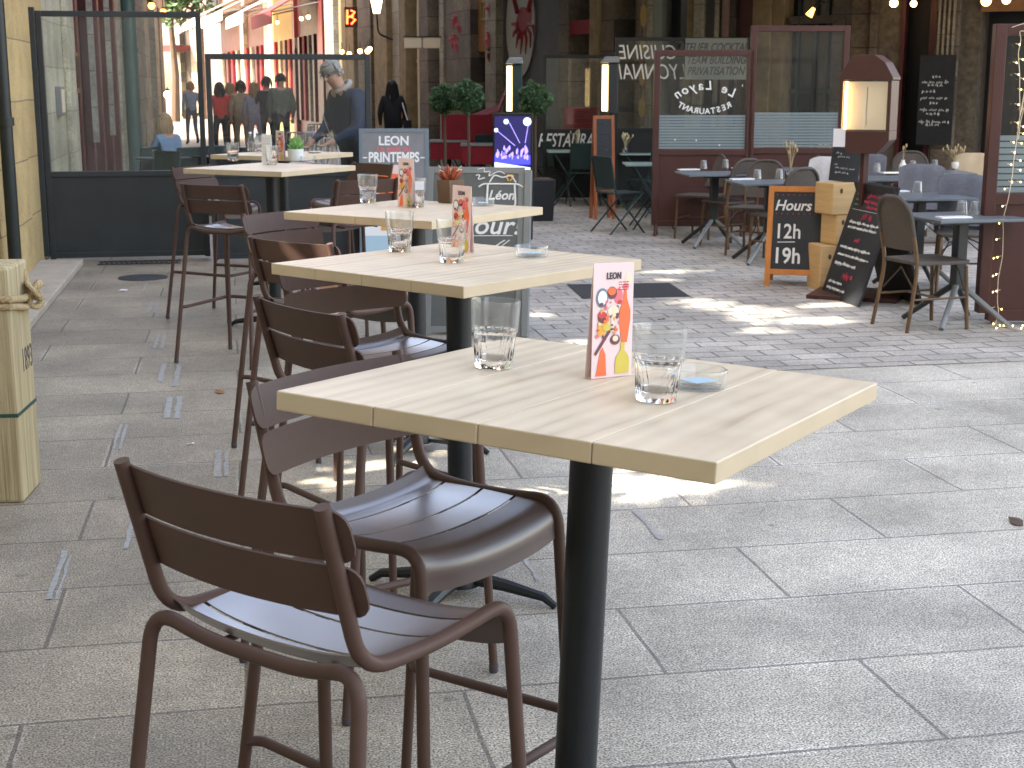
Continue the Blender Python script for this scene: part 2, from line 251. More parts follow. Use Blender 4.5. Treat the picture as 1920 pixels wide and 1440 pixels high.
# ------------------------------------------------------------------ mesh helper
class MB:
    def __init__(s): s.v = []; s.f = []; s.m = []; s.mi = 0
    def add(s, vs, fs):
        b = len(s.v); s.v += [tuple(v) for v in vs]
        for f in fs: s.f.append([b + i for i in f]); s.m.append(s.mi)
        return s
    def box(s, c, d, R=None):
        x, y, z = d[0] / 2, d[1] / 2, d[2] / 2; c = Vector(c)
        vs = [Vector((a * x, b * y, e * z)) for a in (-1, 1) for b in (-1, 1) for e in (-1, 1)]
        if R: vs = [R @ v for v in vs]
        return s.add([c + v for v in vs], [(0, 1, 3, 2), (4, 6, 7, 5), (0, 4, 5, 1), (2, 3, 7, 6), (0, 2, 6, 4), (1, 5, 7, 3)])
    def span(s, x0, x1, y0, y1, z0, z1): return s.box(((x0 + x1) / 2, (y0 + y1) / 2, (z0 + z1) / 2), (abs(x1 - x0), abs(y1 - y0), abs(z1 - z0)))
    def tube(s, P, r, n=10, caps=True, closed=False):
        P = [Vector(p) for p in P]; N = len(P); rs = r if isinstance(r, (list, tuple)) else [r] * N
        T = []
        for i in range(N):
            if closed: t = P[(i + 1) % N] - P[i - 1]
            else: t = P[min(i + 1, N - 1)] - P[max(i - 1, 0)]
            T.append(t.normalized() if t.length > 1e-9 else Vector((0, 0, 1)))
        up = Vector((0, 0, 1)) if abs(T[0].z) < .9 else Vector((1, 0, 0))
        a = T[0].cross(up).normalized(); vs = []
        for i in range(N):
            if i: a = (a - T[i] * a.dot(T[i])); a = a.normalized() if a.length > 1e-6 else T[i].orthogonal().normalized()
            b = T[i].cross(a)
            for k in range(n):
                an = 2 * pi * k / n; vs.append(P[i] + (a * cos(an) + b * sin(an)) * rs[i])
        fs = []
        for i in range(N if closed else N - 1):
            j = (i + 1) % N
            for k in range(n): fs.append((i * n + k, i * n + (k + 1) % n, j * n + (k + 1) % n, j * n + k))
        if caps and not closed: fs.append(list(range(n))[::-1]); fs.append([(N - 1) * n + k for k in range(n)])
        return s.add(vs, fs)
    def lathe(s, prof, n=24, c=(0, 0, 0), flute=None, closed=False):
        vs = []
        for r, z in prof:
            for k in range(n):
                a = 2 * pi * k / n; rr = r * (flute(a, z) if flute else 1)
                vs.append((c[0] + rr * cos(a), c[1] + rr * sin(a), c[2] + z))
        fs = []; N = len(prof)
        for i in range(N if closed else N - 1):
            j = (i + 1) % N
            for k in range(n): fs.append((i * n + k, i * n + (k + 1) % n, j * n + (k + 1) % n, j * n + k))
        return s.add(vs, fs)
    def ball(s, c, r, n=12, m=8, jit=0):
        rx, ry, rz = r if isinstance(r, (tuple, list)) else (r, r, r); vs = [(c[0], c[1], c[2] - rz)]
        for i in range(1, m):
            ph = -pi / 2 + pi * i / m
            for k in range(n):
                a = 2 * pi * k / n; q = 1 + random.uniform(-jit, jit); vs.append((c[0] + rx * q * cos(ph) * cos(a), c[1] + ry * q * cos(ph) * sin(a), c[2] + rz * q * sin(ph)))
        vs.append((c[0], c[1], c[2] + rz)); fs = []
        for k in range(n): fs.append((0, 1 + (k + 1) % n, 1 + k))
        for i in range(m - 2):
            for k in range(n): fs.append((1 + i * n + k, 1 + i * n + (k + 1) % n, 1 + (i + 1) * n + (k + 1) % n, 1 + (i + 1) * n + k))
        L = len(vs) - 1
        for k in range(n): fs.append((1 + (m - 2) * n + k, 1 + (m - 2) * n + (k + 1) % n, L))
        return s.add(vs, fs)
    def poly(s, pts, y0, y1):       # outline in xz, extruded along y
        n = len(pts); vs = [(p[0], y0, p[1]) for p in pts] + [(p[0], y1, p[1]) for p in pts]
        fs = [list(range(n)), [n + i for i in range(n)][::-1]] + [(i, n + i, n + (i + 1) % n, (i + 1) % n) for i in range(n)]
        return s.add(vs, fs)
    def disc(s, c, r, y0, y1, n=20, rz=None): return s.poly([(c[0] + r * cos(2 * pi * i / n), c[1] + (rz or r) * sin(2 * pi * i / n)) for i in range(n)], y0, y1)
    def sheet(s, rows, th):         # grid of points rows -> thick curved sheet
        R = len(rows); C_ = len(rows[0]); P = [[Vector(p) for p in r] for r in rows]; vs = []; 
        def nrm(i, j):
            a = P[min(i + 1, R - 1)][j] - P[max(i - 1, 0)][j]; b = P[i][min(j + 1, C_ - 1)] - P[i][max(j - 1, 0)]; return a.cross(b).normalized()
        for sg in (.5, -.5):
            for i in range(R):
                for j in range(C_): vs.append(P[i][j] + nrm(i, j) * th * sg)
        o = R * C_; fs = []
        for i in range(R - 1):
            for j in range(C_ - 1):
                q = (i * C_ + j, i * C_ + j + 1, (i + 1) * C_ + j + 1, (i + 1) * C_ + j); fs.append(q); fs.append([o + k for k in q][::-1])
        bd = [j for j in range(C_)] + [i * C_ + C_ - 1 for i in range(1, R)] + [(R - 1) * C_ + j for j in range(C_ - 2, -1, -1)] + [i * C_ for i in range(R - 2, 0, -1)]
        for a, b in zip(bd, bd[1:] + bd[:1]): fs.append((a, o + a, o + b, b))
        return s.add(vs, fs)
    def mesh(s, name, smooth=False, mats=()):
        me = bpy.data.meshes.new(name); me.from_pydata(s.v, [], s.f)
        for m in mats: me.materials.append(m)
        me.polygons.foreach_set('material_index', s.m)
        bm = bmesh.new(); bm.from_mesh(me); bmesh.ops.recalc_face_normals(bm, faces=bm.faces); bm.to_mesh(me); bm.free()
        if smooth: me.polygons.foreach_set('use_smooth', [True] * len(me.polygons)); me.set_sharp_from_angle(angle=radians(40))
        me.update(); return me
    def build(s, name, mats, parent=None, loc=(0, 0, 0), rot=(0, 0, 0), smooth=False, bev=0):
        if not isinstance(mats, (list, tuple)): mats = [mats]
        o = bpy.data.objects.new(name, s.mesh(name, smooth, mats)); COL.objects.link(o)
        o.location = loc; o.rotation_euler = rot
        if parent: o.parent = parent
        if bev:
            b = o.modifiers.new('bevel', 'BEVEL'); b.width = bev; b.segments = 2; b.limit_method = 'ANGLE'; b.angle_limit = radians(50); b.harden_normals = False
        return o
def tag(o, label=None, cat=None, group=None, kind=None):
    if label: o['label'] = label
    if cat: o['category'] = cat
    if group: o['group'] = group
    if kind: o['kind'] = kind
    return o
def thing(name, label, cat, loc=(0, 0, 0), rz=0, group=None):
    o = bpy.data.objects.new(name, None); COL.objects.link(o); o.location = loc; o.rotation_euler = (0, 0, rz); o.empty_display_size = .1
    return tag(o, label, cat, group)
def kids(o): return [c for c in bpy.data.objects if c.parent is o]
def dup(o, loc=None, rz=None, label=None, group=None, parent=None, scale=None):
    c = o.copy(); COL.objects.link(c)
    if parent: c.parent = parent
    if loc is not None: c.location = loc
    if rz is not None: c.rotation_euler = (0, 0, rz)
    if label: c['label'] = label
    if group: c['group'] = group
    if scale: c.scale = (scale,) * 3
    for k in kids(o): dup(k, parent=c)
    return c
def fillet(P, rad, n=5):
    P = [Vector(p) for p in P]; out = [P[0]]
    for i in range(1, len(P) - 1):
        a, b, c = P[i - 1], P[i], P[i + 1]; r = rad[i - 1] if isinstance(rad, (list, tuple)) else rad
        d1 = (a - b); d2 = (c - b); L = min(r, d1.length * .48, d2.length * .48); p0 = b + d1.normalized() * L; p2 = b + d2.normalized() * L
        for k in range(n + 1):
            t = k / n; out.append(p0 * (1 - t) ** 2 + b * 2 * t * (1 - t) + p2 * t * t)
    out.append(P[-1]); return out
_tc = {}
def text(body, size, m, parent, loc=(0, 0, 0), rot=(pi / 2, 0, 0), mirror=False, shear=0, bold=0, ext=.0006, name='lettering', sx=1, align='CENTER', sp=1):
    key = (body, size, shear, bold, ext, align, sp)
    if key not in _tc:
        cu = bpy.data.curves.new('t', 'FONT'); cu.body = body; cu.size = size; cu.align_x = align; cu.align_y = 'CENTER'; cu.shear = shear; cu.offset = bold; cu.extrude = ext; cu.resolution_u = 3; cu.space_character = sp
        ob = bpy.data.objects.new('t', cu); COL.objects.link(ob); bpy.context.view_layer.update()
        me = bpy.data.meshes.new_from_object(ob.evaluated_get(bpy.context.evaluated_depsgraph_get())); bpy.data.objects.remove(ob); bpy.data.curves.remove(cu); _tc[key] = me
    me = _tc[key].copy(); me.name = name; me.materials.clear(); me.materials.append(m)
    if mirror or sx != 1:
        for v in me.vertices: v.co.x *= sx * (-1 if mirror else 1)
    o = bpy.data.objects.new(name, me); COL.objects.link(o); o.location = loc; o.rotation_euler = rot
    if parent: o.parent = parent
    return o
def scribble(mb, x, z, wd, h, y, r=.002, seed=0, words=3):
    rn = random.Random(seed); cx = x; end = x + wd
    while cx < end - h * .4:
        L = min(end - cx, wd / words * rn.uniform(.5, 1.2)); n = max(5, int(L / (h * .28)))
        P = [(cx + L * i / n, y, z + (h * .5 * (1 if i % 2 else -1)) * rn.uniform(.25, 1) * (1.7 if rn.random() < .15 else 1)) for i in range(n)]
        mb.tube(P, r, 4); cx += L + h * .5
def link_body(*a): pass
#SETTING
gm = MB().add([(-150, -60, 0), (150, -60, 0), (150, 260, 0), (-150, 260, 0)], [(0, 1, 2, 3)])
tag(gm.build('paving', M['slab']), 'pale grey granite slab paving in staggered rows', None, None, 'structure')
cb = MB().add([(1.95, 7.7, .004), (40, 7.7, .004), (40, 120, .004), (1.95, 120, .004)], [(0, 1, 2, 3)])
tag(cb.build('cobbled_street', M['cobble']), None, None, None, 'structure')
# step of light stone along the left wall
tag(MB().span(-1.75, -1.37, 8.0, 13.6, 0, .06).build('kerb', mat('kerb_stone', (.42, .36, .28), .8, var=.15), bev=.01), None, None, None, 'structure')
pl = MB(); a = [G(1062, 533, .007), G(1255, 530, .007), G(1295, 556, .007), G(1092, 560, .007)]
pl.add(a, [(0, 1, 2, 3)]); tag(pl.build('metal_cover', M['iron']), 'flat dark metal cover plate set flush in the cobbles', 'cover plate')
# ---- grate and drain cover by the left screen
g = thing('drain_grate', 'narrow slotted iron grate in the slabs below the dark panel', 'grate', G(262, 493, .0))
gb = MB()
for i in range(16): gb.box((-.34 + i * .045, 0, .006), (.022, .2, .008))
gb.box((0, .11, .006), (.74, .02, .01)); gb.box((0, -.11, .006), (.74, .02, .01)); gb.build('bars', M['iron'], g)
tag(MB().lathe([(0, .008), (.2, .008), (.21, .0)], 24, (0, 0, 0)).build('manhole_cover', M['iron'], None, G(268, 521)), 'round iron manhole cover in the slabs in front of the grate', 'manhole')
# pale sealant strokes beside the slab joints, and litter
mk = MB(); rn = random.Random(12)
for (px, py, hh, wd) in [(300, 700, 34, .03), (328, 705, 40, .03), (312, 765, 40, .035), (331, 765, 42, .03), (290, 640, 26, .02), (303, 640, 26, .02), (278, 577, 20, .02), (290, 577, 20, .02), (268, 540, 14, .02), (212, 820, 46, .014), (224, 820, 46, .014), (408, 870, 50, .03), (424, 870, 48, .02), (236, 1000, 60, .014), (90, 1080, 90, .02), (105, 1085, 80, .012), (620, 1390, 60, .02), (600, 870, 40, .02), (1240, 985, 55, .018), (1010, 1060, 60, .016)]:
    a = G(px, py + hh / 2); b = G(px, py - hh / 2); L_ = (b - a).length; n_ = 7
    x0 = a.x; y0 = a.y; P = []
    for i in range(n_ + 1): P.append((x0 + rn.uniform(-.004, .004) + wd * .5, y0 + L_ * i / n_, .0032))
    for i in range(n_, -1, -1): P.append((x0 + rn.uniform(-.004, .006) - wd * .5, y0 + L_ * i / n_, .0032))
    mk.add(P, [list(range(len(P)))])
tag(mk.build('pavement_marks', mat('joint_sealant', (.31, .30, .28), .7, var=.25, vs=40)), None, None, None, 'structure')
for px, py, lab, mm, sz in [(232, 545, 'torn white paper scrap on the slabs left of the stools', 'paper', .05), (412, 736, 'small brown wrapper on the slabs beside the stool leg', 'signwood', .045), (357, 834, 'tiny white paper fleck on the slabs beside the nearest stools', 'paper', .018), (1905, 980, 'dark twig on the slabs at the right edge', 'bark', .05), (1240, 600, 'dark dead leaf on the cobbles behind the nearest menu card', 'bark', .03), ]:
    o = MB().sheet([[(-sz, -sz * .4, .004), (0, -sz * .5, .010), (sz, -sz * .3, .005)], [(-sz * .8, sz * .3, .006), (0, sz * .45, .003), (sz * .9, sz * .5, .009)]], .001).build('litter', M[mm], None, G(px, py), (0, 0, px * .37)); tag(o, lab, 'litter')
#LEFT
def building(name, label, A, B, hgt, depth=6, wallm='stone_b', z0=3.3, group=None):
    """facade line from A to B (local x); the front faces local -y"""
    A = Vector((A[0], A[1], 0)); B = Vector((B[0], B[1], 0)); d = B - A; rz = atan2(d.y, d.x); L = d.length; d = d.normalized()
    t = thing(name, label, 'building', A, rz, group)
    def u(px):
        r = ray(px, 160); den = r.x * d.y - r.y * d.x; k = (A.x * d.y - A.y * d.x) / den
        return (Vector((r.x, r.y, 0)) * k - A).dot(d)
    def dep(px): return (A + d * u(px)).dot(CH)
    def part(nm, x0, x1, y0, y1, za, zb, m, bev=0): return MB().span(x0, x1, y0, y1, za, zb).build(nm, M[m] if isinstance(m, str) else m, t, bev=bev)
    part('upper_wall', 0, L, 0, depth, z0, hgt, wallm)
    part('roof', -.2, L + .2, -.3, depth + .3, hgt, hgt + .3, 'roof')
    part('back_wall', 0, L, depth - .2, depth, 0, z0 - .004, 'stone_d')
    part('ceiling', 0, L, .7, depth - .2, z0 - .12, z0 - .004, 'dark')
    t['u'] = 0
    def loc(px, py, y=0):      # pixel -> local (x, z) on the facade
        dd = dep(px); return u(px), ZD(py, dd)
    return t, u, part, L, loc
LX = -1.75
t, u, part, L, loc = building('corner_house', 'yellow limestone house front at the left edge behind the wooden post', (LX, 10.6), (LX, 14.9), 22, 5, 'stone_y', 3.4)
for nm, y0, y1, pj, mm_ in (('wall', 0, .75, 0, 'stone_y'), ('pilaster', .75, 2.5, .03, 'stone_y'), ('wall', 2.5, 4.3, 0, 'stone_y')):
    part(nm, y0, y1, -pj, .5, 0, 3.396, mm_, bev=.015)
del t['u']
dp = thing('drainpipe', 'black drainpipe down the yellow limestone wall at the left edge', 'drainpipe', (LX + .13, 11.22, 0))
MB().tube([(0, 0, .1), (0, 0, 6)], .048, 14).build('pipe', M['drainb'], dp, smooth=True)
for z in (1.35, 3.2, 5): MB().lathe([(.048, -.03), (.062, -.03), (.062, .03), (.048, .03)], 14, (0, 0, z)).build('bracket', M['drainb'], dp, smooth=True)
# cream stone house with red shopfront beyond the screen
t, u, part, L, loc = building('shop_house', 'cream stone house with a dark red shopfront beyond the glass screen on the left', (LX, 14.9), (LX, 26.2), 22, 5, 'stone_c', 3.6)
part('wall', 0, 3.0, 0, .5, 0, 3.596, 'stone_c')
part('pilaster', 1.6, 2.3, -.06, 0, 0, 3.596, 'stone_c', bev=.01)
part('shopfront', 3.0, 10.2, .1, .5, 0, 3.596, 'maroon')
for a_ in (3.05, 4.5, 6.0, 7.5, 9.0): part('pilaster', a_, a_ + .28, -.02, .1, 0, 3.55, 'maroon', bev=.01)
for a_, m_ in ((4.3, 'stone_p'), (7.0, 'stone_p')): part('sign_strip', a_, a_ + .1, -.1, -.03, .9, 3.5, m_)
for a_ in (3.5, 4.95, 6.45, 7.95): part('window', a_, a_ + .9, .07, .1, .9, 3.0, 'dkglass')
part('wall', 10.2, L, 0, .5, 0, 3.596, 'stone_c'); del t['u']
for nm, lab, y, z, wd, hh, m_ in (('meter_box', 'grey white meter box on the cream wall behind the glass', 15.75, 1.45, .3, .3, 'greyalu'), ('menu_case', 'small brass menu case on the cream wall beside the red shopfront', 17.4, 1.75, .35, .45, 'signwood')):
    b = thing(nm, lab, 'box', (LX, y, z)); MB().span(0, .06, -wd / 2, wd / 2, -hh / 2, hh / 2).build('case', M[m_], b, bev=.008); MB().span(.06, .066, -wd * .4, wd * .4, -hh * .38, hh * .4).build('door', M['p_cream'] if nm[0] == 'm' and m_ == 'greyalu' else M['dark'], b)
dp = thing('drainpipe', 'dark green drainpipe at the end of the red shopfront', 'drainpipe', (LX + .12, 25.9, 0))
MB().tube([(0, 0, .1), (0, 0, 6)], .12, 14).build('pipe', M['drain'], dp, smooth=True)
MB().lathe([(.12, -.03), (.14, -.03), (.14, .03), (.12, .03)], 14, (0, 0, 2.2)).build('bracket', M['drain'], dp, smooth=True)
# low far house on the left
t, u, part, L, loc = building('low_house', 'low weathered stone house at the far left end of the street', (LX, 26.2), (LX, 44), 5.5, 5, 'stone_c', 3.6)
for a_, b_ in ((0, 3.6), (3.95, 5.3), (5.75, 7.6)): part('upper_storey', a_, b_, 0, 5, 5.81, 22, 'stone_c')  # unseen blocks added on top, gapped to shade the street and slit the sun
for i, a_ in enumerate((0, 3.2, 6.6, 10.2, 14)):
    part('wall', a_, a_ + 1.7, -.05 * (i % 2), .5, 0, 3.596, ['stone_c', 'stone_p', 'stone_c', 'stone_c', 'stone_p'][i])
    if i < 4: part('door', a_ + 1.7, [3.2, 6.6, 10.2, 14][i], .25, .3, 0, 3.596, 'stone_d' if i % 2 else 'dark')
del t['u']
# unseen wall added beside the camera: holes cut along sun rays throw the patches
t = thing('arcade_house', 'tall house wall with small openings beside the terrace on the left', 'building', (LX, -22, 0))
PATCH = [(1.62, 5.45, .38, .26), (1.25, 5.5, .2, .12), (.32, 5.75, .16, .10), (.55, 5.98, .22, .10), (.80, 6.25, .15, .12), (3.45, 10.2, .26, .3), (3.72, 9.75, .28, .3), (3.95, 9.3, .30, .22), (3.5, 9.5, .12, .25), (4.35, 9.95, .35, .13), (3.45, 8.95, .2, .12),
         (3.35, 12.5, .3, .18), (3.75, 12.1, .32, .14), (3.55, 11.55, .18, .1), (2.12, 9.9, .1, .22), (2.2, 8.75, .16, .13), (2.9, 11.9, .16, .1)]
EL = []
for x, y, a_, b_ in PATCH:
    k = (x - LX) / -SUN.x * 1.0; EL.append((y + SUN.y * k + (0), SUN.z * k, y, x, a_, b_))
cell = .08; wm = MB(); y0, y1, z0, z1 = -22, 10.6, 0, 22
def wallrow(za, zb, ya, yb): wm.span(-.35, 0, ya + 22, yb + 22, za, zb)
ya, yb = 3.4, 10.59; 
wallrow(0, 22, y0, ya); wallrow(0, 22, yb, y1); wallrow(0, 1.5, ya, yb); wallrow(7.0, 22, ya, yb)
gm2 = MB(); nz = int((7.0 - 1.5) / cell) + 1
for i in range(nz):
    z = 1.5 + i * cell; run = None; row = []
    for j in range(int((yb - ya) / cell) + 1):
        yy = ya + j * cell; k = z / SUN.z; gx = LX - SUN.x * k; gy = yy - SUN.y * k
        hole = any(((gx - x) / a_) ** 2 + ((gy - y) / b_) ** 2 < 1 + .85 * sin(gx * 19 + gy * 11) * sin(gy * 27 - gx * 7) - .1 for x, y, a_, b_ in PATCH)
        if not hole:
            if run is None: run = yy
        elif run is not None: row.append((run, yy)); run = None
    if run is not None: row.append((run, yb))
    for a_, b_ in row: gm2.span(-.06, 0, a_ + 22, b_ + 22, z, min(z + cell, 7.0))
wm.build('wall', M['stone_c'], t); gm2.build('openwork_screen', M['stone_c'], t)
# house closing the view behind the camera
t, u, part, L, loc = building('rear_house', 'tall plain house behind the terrace', (14, -24), (-2, -24), 14, 6, 'stone_p', 3.4); part('wall', 0, L, 0, .5, 0, 3.396, 'stone_p'); del t['u']
#RIGHT
def pa(px, dep): p = DG(px, dep); return (p.x, p.y)
# R1
t, u, part, L, loc = building('restaurant_house', 'old stone restaurant front with dark openings and carved pillars on the right', pa(1150, 20.8), pa(2250, 17.2), 13, 6, 'stone_b', 4.4)
def cols(lst, part, u):
    for nm, p0, p1, pj, m_, *zz in lst:
        za, zb = (zz + [0, 4.39])[:2] if len(zz) >= 2 else (0, 4.39)
        part(nm, u(p0), u(p1), -pj, .6 if pj > -.35 else .62, za, zb, m_, bev=.01 if pj > .02 else 0)
cols([('door', 1150, 1206, -.4, 'purple'), ('pillar', 1206, 1222, .05, 'stone_p'), ('wall', 1222, 1238, 0, 'signgrey'), ('window', 1238, 1286, -.35, 'dkglass'), ('pillar', 1286, 1300, .02, 'stone_o'), ('pillar', 1300, 1318, .06, 'stone_p'), ('wall', 1318, 1338, -.05, 'grey_wall'),
      ('pilaster', 1338, 1346, .05, 'stone_p'), ('wall', 1346, 1352, 0, 'stone_d'), ('pilaster', 1352, 1364, .05, 'pink'), ('wall', 1364, 1376, 0, 'stone_d'), ('shutter', 1376, 1412, -.1, 'maroon'), ('column', 1412, 1446, .12, 'stone_o'), ('column', 1446, 1468, .06, 'stone_o'), ('window', 1468, 1556, -.35, 'dkglass'),
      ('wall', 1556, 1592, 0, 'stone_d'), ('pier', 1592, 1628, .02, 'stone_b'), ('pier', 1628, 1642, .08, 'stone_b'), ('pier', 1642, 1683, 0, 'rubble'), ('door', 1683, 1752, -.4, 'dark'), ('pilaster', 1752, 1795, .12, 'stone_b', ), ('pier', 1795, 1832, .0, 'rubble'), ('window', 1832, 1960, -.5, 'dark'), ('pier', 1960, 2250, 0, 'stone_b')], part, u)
for p in (1478, 1511, 1533): part('window_frame', u(p), u(p + 5), .28, .34, 0, 4.3, 'greenmetal')
for y in (1.5, 3.0): part('window_frame', u(1468), u(1556), .30, .345, y, y + .06, 'greenmetal')
part('door_frame', u(1684), u(1692), -.02, .1, 0, 4.2, 'maroon'); part('door_frame', u(1738), u(1751), -.02, .1, 0, 4.2, 'maroon')
for k in range(4): part('flute', u(1757 + k * 9), u(1761 + k * 9), -.15, -.12, 1.9, 4.2, 'stone_p')
part('capital', u(1748), u(1797), -.17, -.12, 1.72, 1.9, 'stone_p'); part('lintel', u(1556), u(1592), -.04, 0, 2.45, 2.6, 'stone_d'); part('lintel', u(1478), u(1558), -.05, .0, 2.4, 2.5, 'stone_d')
part('shop_sign', u(1832), u(2050), -.05, .0, 2.5, 3.2, 'signwood')
part('canopy', 0, L, -3.2, -.004, 3.35, 3.5, 'maroon')  # out of view, added to shade the restaurant front
R1 = t; R1rz = t.rotation_euler.z; u1 = u
def onR1(px, py, y=-.15):
    dv = Vector((cos(R1rz), sin(R1rz), 0)); p = R1.location + dv * u1(px) + Vector((-sin(R1rz), cos(R1rz), 0)) * y; dd = p.dot(CH); p.z = ZD(py, dd); return p, dd
del t['u']
# R2
t, u, part, L, loc = building('mural_house', 'stone house with a grey painted wall and a round crab mural', pa(944, 25), pa(1150, 20.8), 12, 6, 'stone_b', 4.6)
cols([('mural_wall', 944, 1052, 0, 'grey_wall'), ('pier', 1052, 1070, .05, 'stone_b'), ('door', 1070, 1108, -.35, 'purple'), ('pier', 1108, 1126, .04, 'stone_o'), ('wall', 1126, 1150, 0, 'stone_b')], part, u)
part('lintel', u(1068), u(1110), -.02, .0, 2.35, 2.55, 'redcloth')
def mural():
    x, z = loc(976, 46); k = loc(980, 46)[0] - x; s_ = k / 4      # metres per px
    m = MB(); m.disc((x, z), 28 * s_, -.006, 0, 40, 35 * s_); o = m.build('mural_disc', M['mural_white'], t)
    m = MB(); m.tube([(x + 28 * s_ * cos(a_ * pi / 20), -.008, z + 35 * s_ * sin(a_ * pi / 20)) for a_ in range(40)], .02, 5, closed=True); m.build('mural_outline', M['p_ink'], t)
    m = MB(); cx, cz = x + 6 * s_, z + 2 * s_
    m.poly([(cx + s_ * 15 * cos(q) * 1, cz + s_ * (9 + 2 * cos(q * 3)) * sin(q) + s_ * 4 * cos(q)) for q in [i * pi / 12 for i in range(24)]], -.012, -.006)
    for sg, q0 in ((-1, 200), (1, 250)):
        pass
    for q in (190, 215, 240, 265, 290, 315, 340): 
        a_ = radians(q); m.tube([(cx + s_ * 10 * cos(a_), -.012, cz + s_ * 7 * sin(a_)), (cx + s_ * 20 * cos(a_), -.012, cz + s_ * 14 * sin(a_) + .03), (cx + s_ * 22 * cos(a_ - .15), -.012, cz + s_ * 22 * sin(a_ - .15))], [.035, .03, .008], 5)
    for sg in (-1, 1):
        m.tube([(cx + sg * 10 * s_, -.012, cz + 6 * s_), (cx + sg * 17 * s_, -.012, cz + 16 * s_), (cx + sg * 10 * s_, -.012, cz + 28 * s_)], [.05, .045, .07], 6)
        m.tube([(cx + sg * 10 * s_, -.012, cz + 28 * s_), (cx + sg * 6 * s_, -.012, cz + 38 * s_)], [.08, .01], 6); m.tube([(cx + sg * 12 * s_, -.012, cz + 28 * s_), (cx + sg * 16 * s_, -.012, cz + 37 * s_)], [.06, .01], 6)
    m.build('crab_painting', M['mural_red'], t)
part('canopy', 0, L, -1.6, -.02, 3.7, 3.85, 'maroon')  # another unseen overhang, added to darken this front
mural(); del t['u']
R2 = t
# street name plate
dd = 22.3; sg_ = thing('street_sign', 'dark blue street name plate cut by the top of the picture', 'sign', D(1136, 3, dd - .1), FACE)
MB().span(-.26, .26, -.02, 0, -.14, .2).build('plate', M['blue'], sg_, bev=.004); m = MB(); scribble(m, -.2, .02, .42, .12, -.024, .007, 5, 1); scribble(m, -.05, -.08, .14, .06, -.024, .006, 6, 1); m.build('lettering', M['p_white'], sg_)
MB().span(-.24, -.14, -.024, -.02, -.12, -.04).build('coat_of_arms', M['p_red'], sg_)
# R3
t, u, part, L, loc = building('pillar_house', 'brown stone house fronts with tall narrow pillars and dark doorways in the middle distance', pa(655, 36), pa(944, 25), 12, 6, 'stone_b', 5)
cols([('pillar', 655, 668, .05, 'stone_o'), ('door', 668, 676, -.3, 'maroon'), ('pillar', 676, 700, .05, 'stone_b'), ('door', 700, 712, -.35, 'dark'), ('pillar', 712, 736, .12, 'stone_o'), ('wall', 736, 756, .0, 'stone_p'), ('pillar', 756, 768, .08, 'stone_o'), ('door', 768, 792, -.4, 'dark'), ('pillar', 792, 808, .06, 'stone_b'), ('door', 808, 827, -.4, 'dkglass'),
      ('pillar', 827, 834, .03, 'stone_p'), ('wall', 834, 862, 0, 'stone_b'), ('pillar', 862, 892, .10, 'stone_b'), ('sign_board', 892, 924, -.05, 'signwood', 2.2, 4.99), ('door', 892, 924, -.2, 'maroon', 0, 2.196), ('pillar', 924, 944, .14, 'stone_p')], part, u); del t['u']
for i, (p_, w_) in enumerate(((741, .06), (750, .09), (786, .035))):  # pale pipe-shaped strips, light colour standing in for slits of sunlight
    pp = DG(p_, 36 - (p_ - 655) / 289 * 11 - .35); dp = thing('drainpipe', ['thin pale pipe on the far pillar house, left of the box lanterns', 'thicker pale pipe on the far pillar house, just left of the box lanterns', 'very thin pale pipe between the two box lanterns'][i], 'drainpipe', (pp.x, pp.y, 0), 0, 'pale pipes on the far house front')  # these drainpipes only stand in for slits of sunlight
    MB().tube([(0, 0, .05), (0, 0, 3), (.05, 0, 5)], w_, 10).build('pipe', M['cream_pipe'], dp, smooth=True); MB().lathe([(w_, -.03), (w_ * 1.3, -.03), (w_ * 1.3, .03), (w_, .03)], 10, (0, 0, 2.1)).build('bracket', M['cream_pipe'], dp)  # pipe and bracket are stand-ins for a slit of sunlight
x, z = u(908), 2.9
m = MB(); [m.box((x + q, .03, z), (.04, .02, .3)) for q in (-.25, -.1, .05, .2)]; m.box((x, .03, z + .15), (.5, .02, .04)); m.box((x + .02, .03, z - .15), (.5, .02, .04)); m.build('gold_lettering', M['yellowp'], t)
# R4 red shopfronts, sunlit
t, u, part, L, loc = building('red_shop_row', 'sunlit row of red shopfronts with white awnings along the far right of the street', pa(415, 66), pa(655, 36), 11, 6, 'pink', 4.6)
cols([('shopfront', 415, 455, -.1, 'redpaint'), ('pillar', 455, 462, .05, 'stone_p'), ('shopfront', 462, 502, -.1, 'redpaint'), ('pillar', 502, 512, .08, 'awning'), ('shopfront', 512, 552, -.05, 'yellowp'), ('pillar', 552, 556, .03, 'redpaint'), ('shopfront', 556, 600, -.1, 'maroon'), ('pillar', 600, 610, .05, 'redpaint'), ('door', 610, 618, -.2, 'dark'), ('pillar', 618, 634, .1, 'stone_p'), ('door', 634, 642, -.3, 'dark'), ('pillar', 642, 655, .06, 'stone_o')], part, u)
for i, p in enumerate(range(418, 600, 9)):
    if p in range(500, 512): continue
    part('glazing_bar', u(p), u(p + 3), -.03, .06, .6, 3.0, ['stone_p', 'redpaint', 'redcloth'][i % 3])
del t['u']
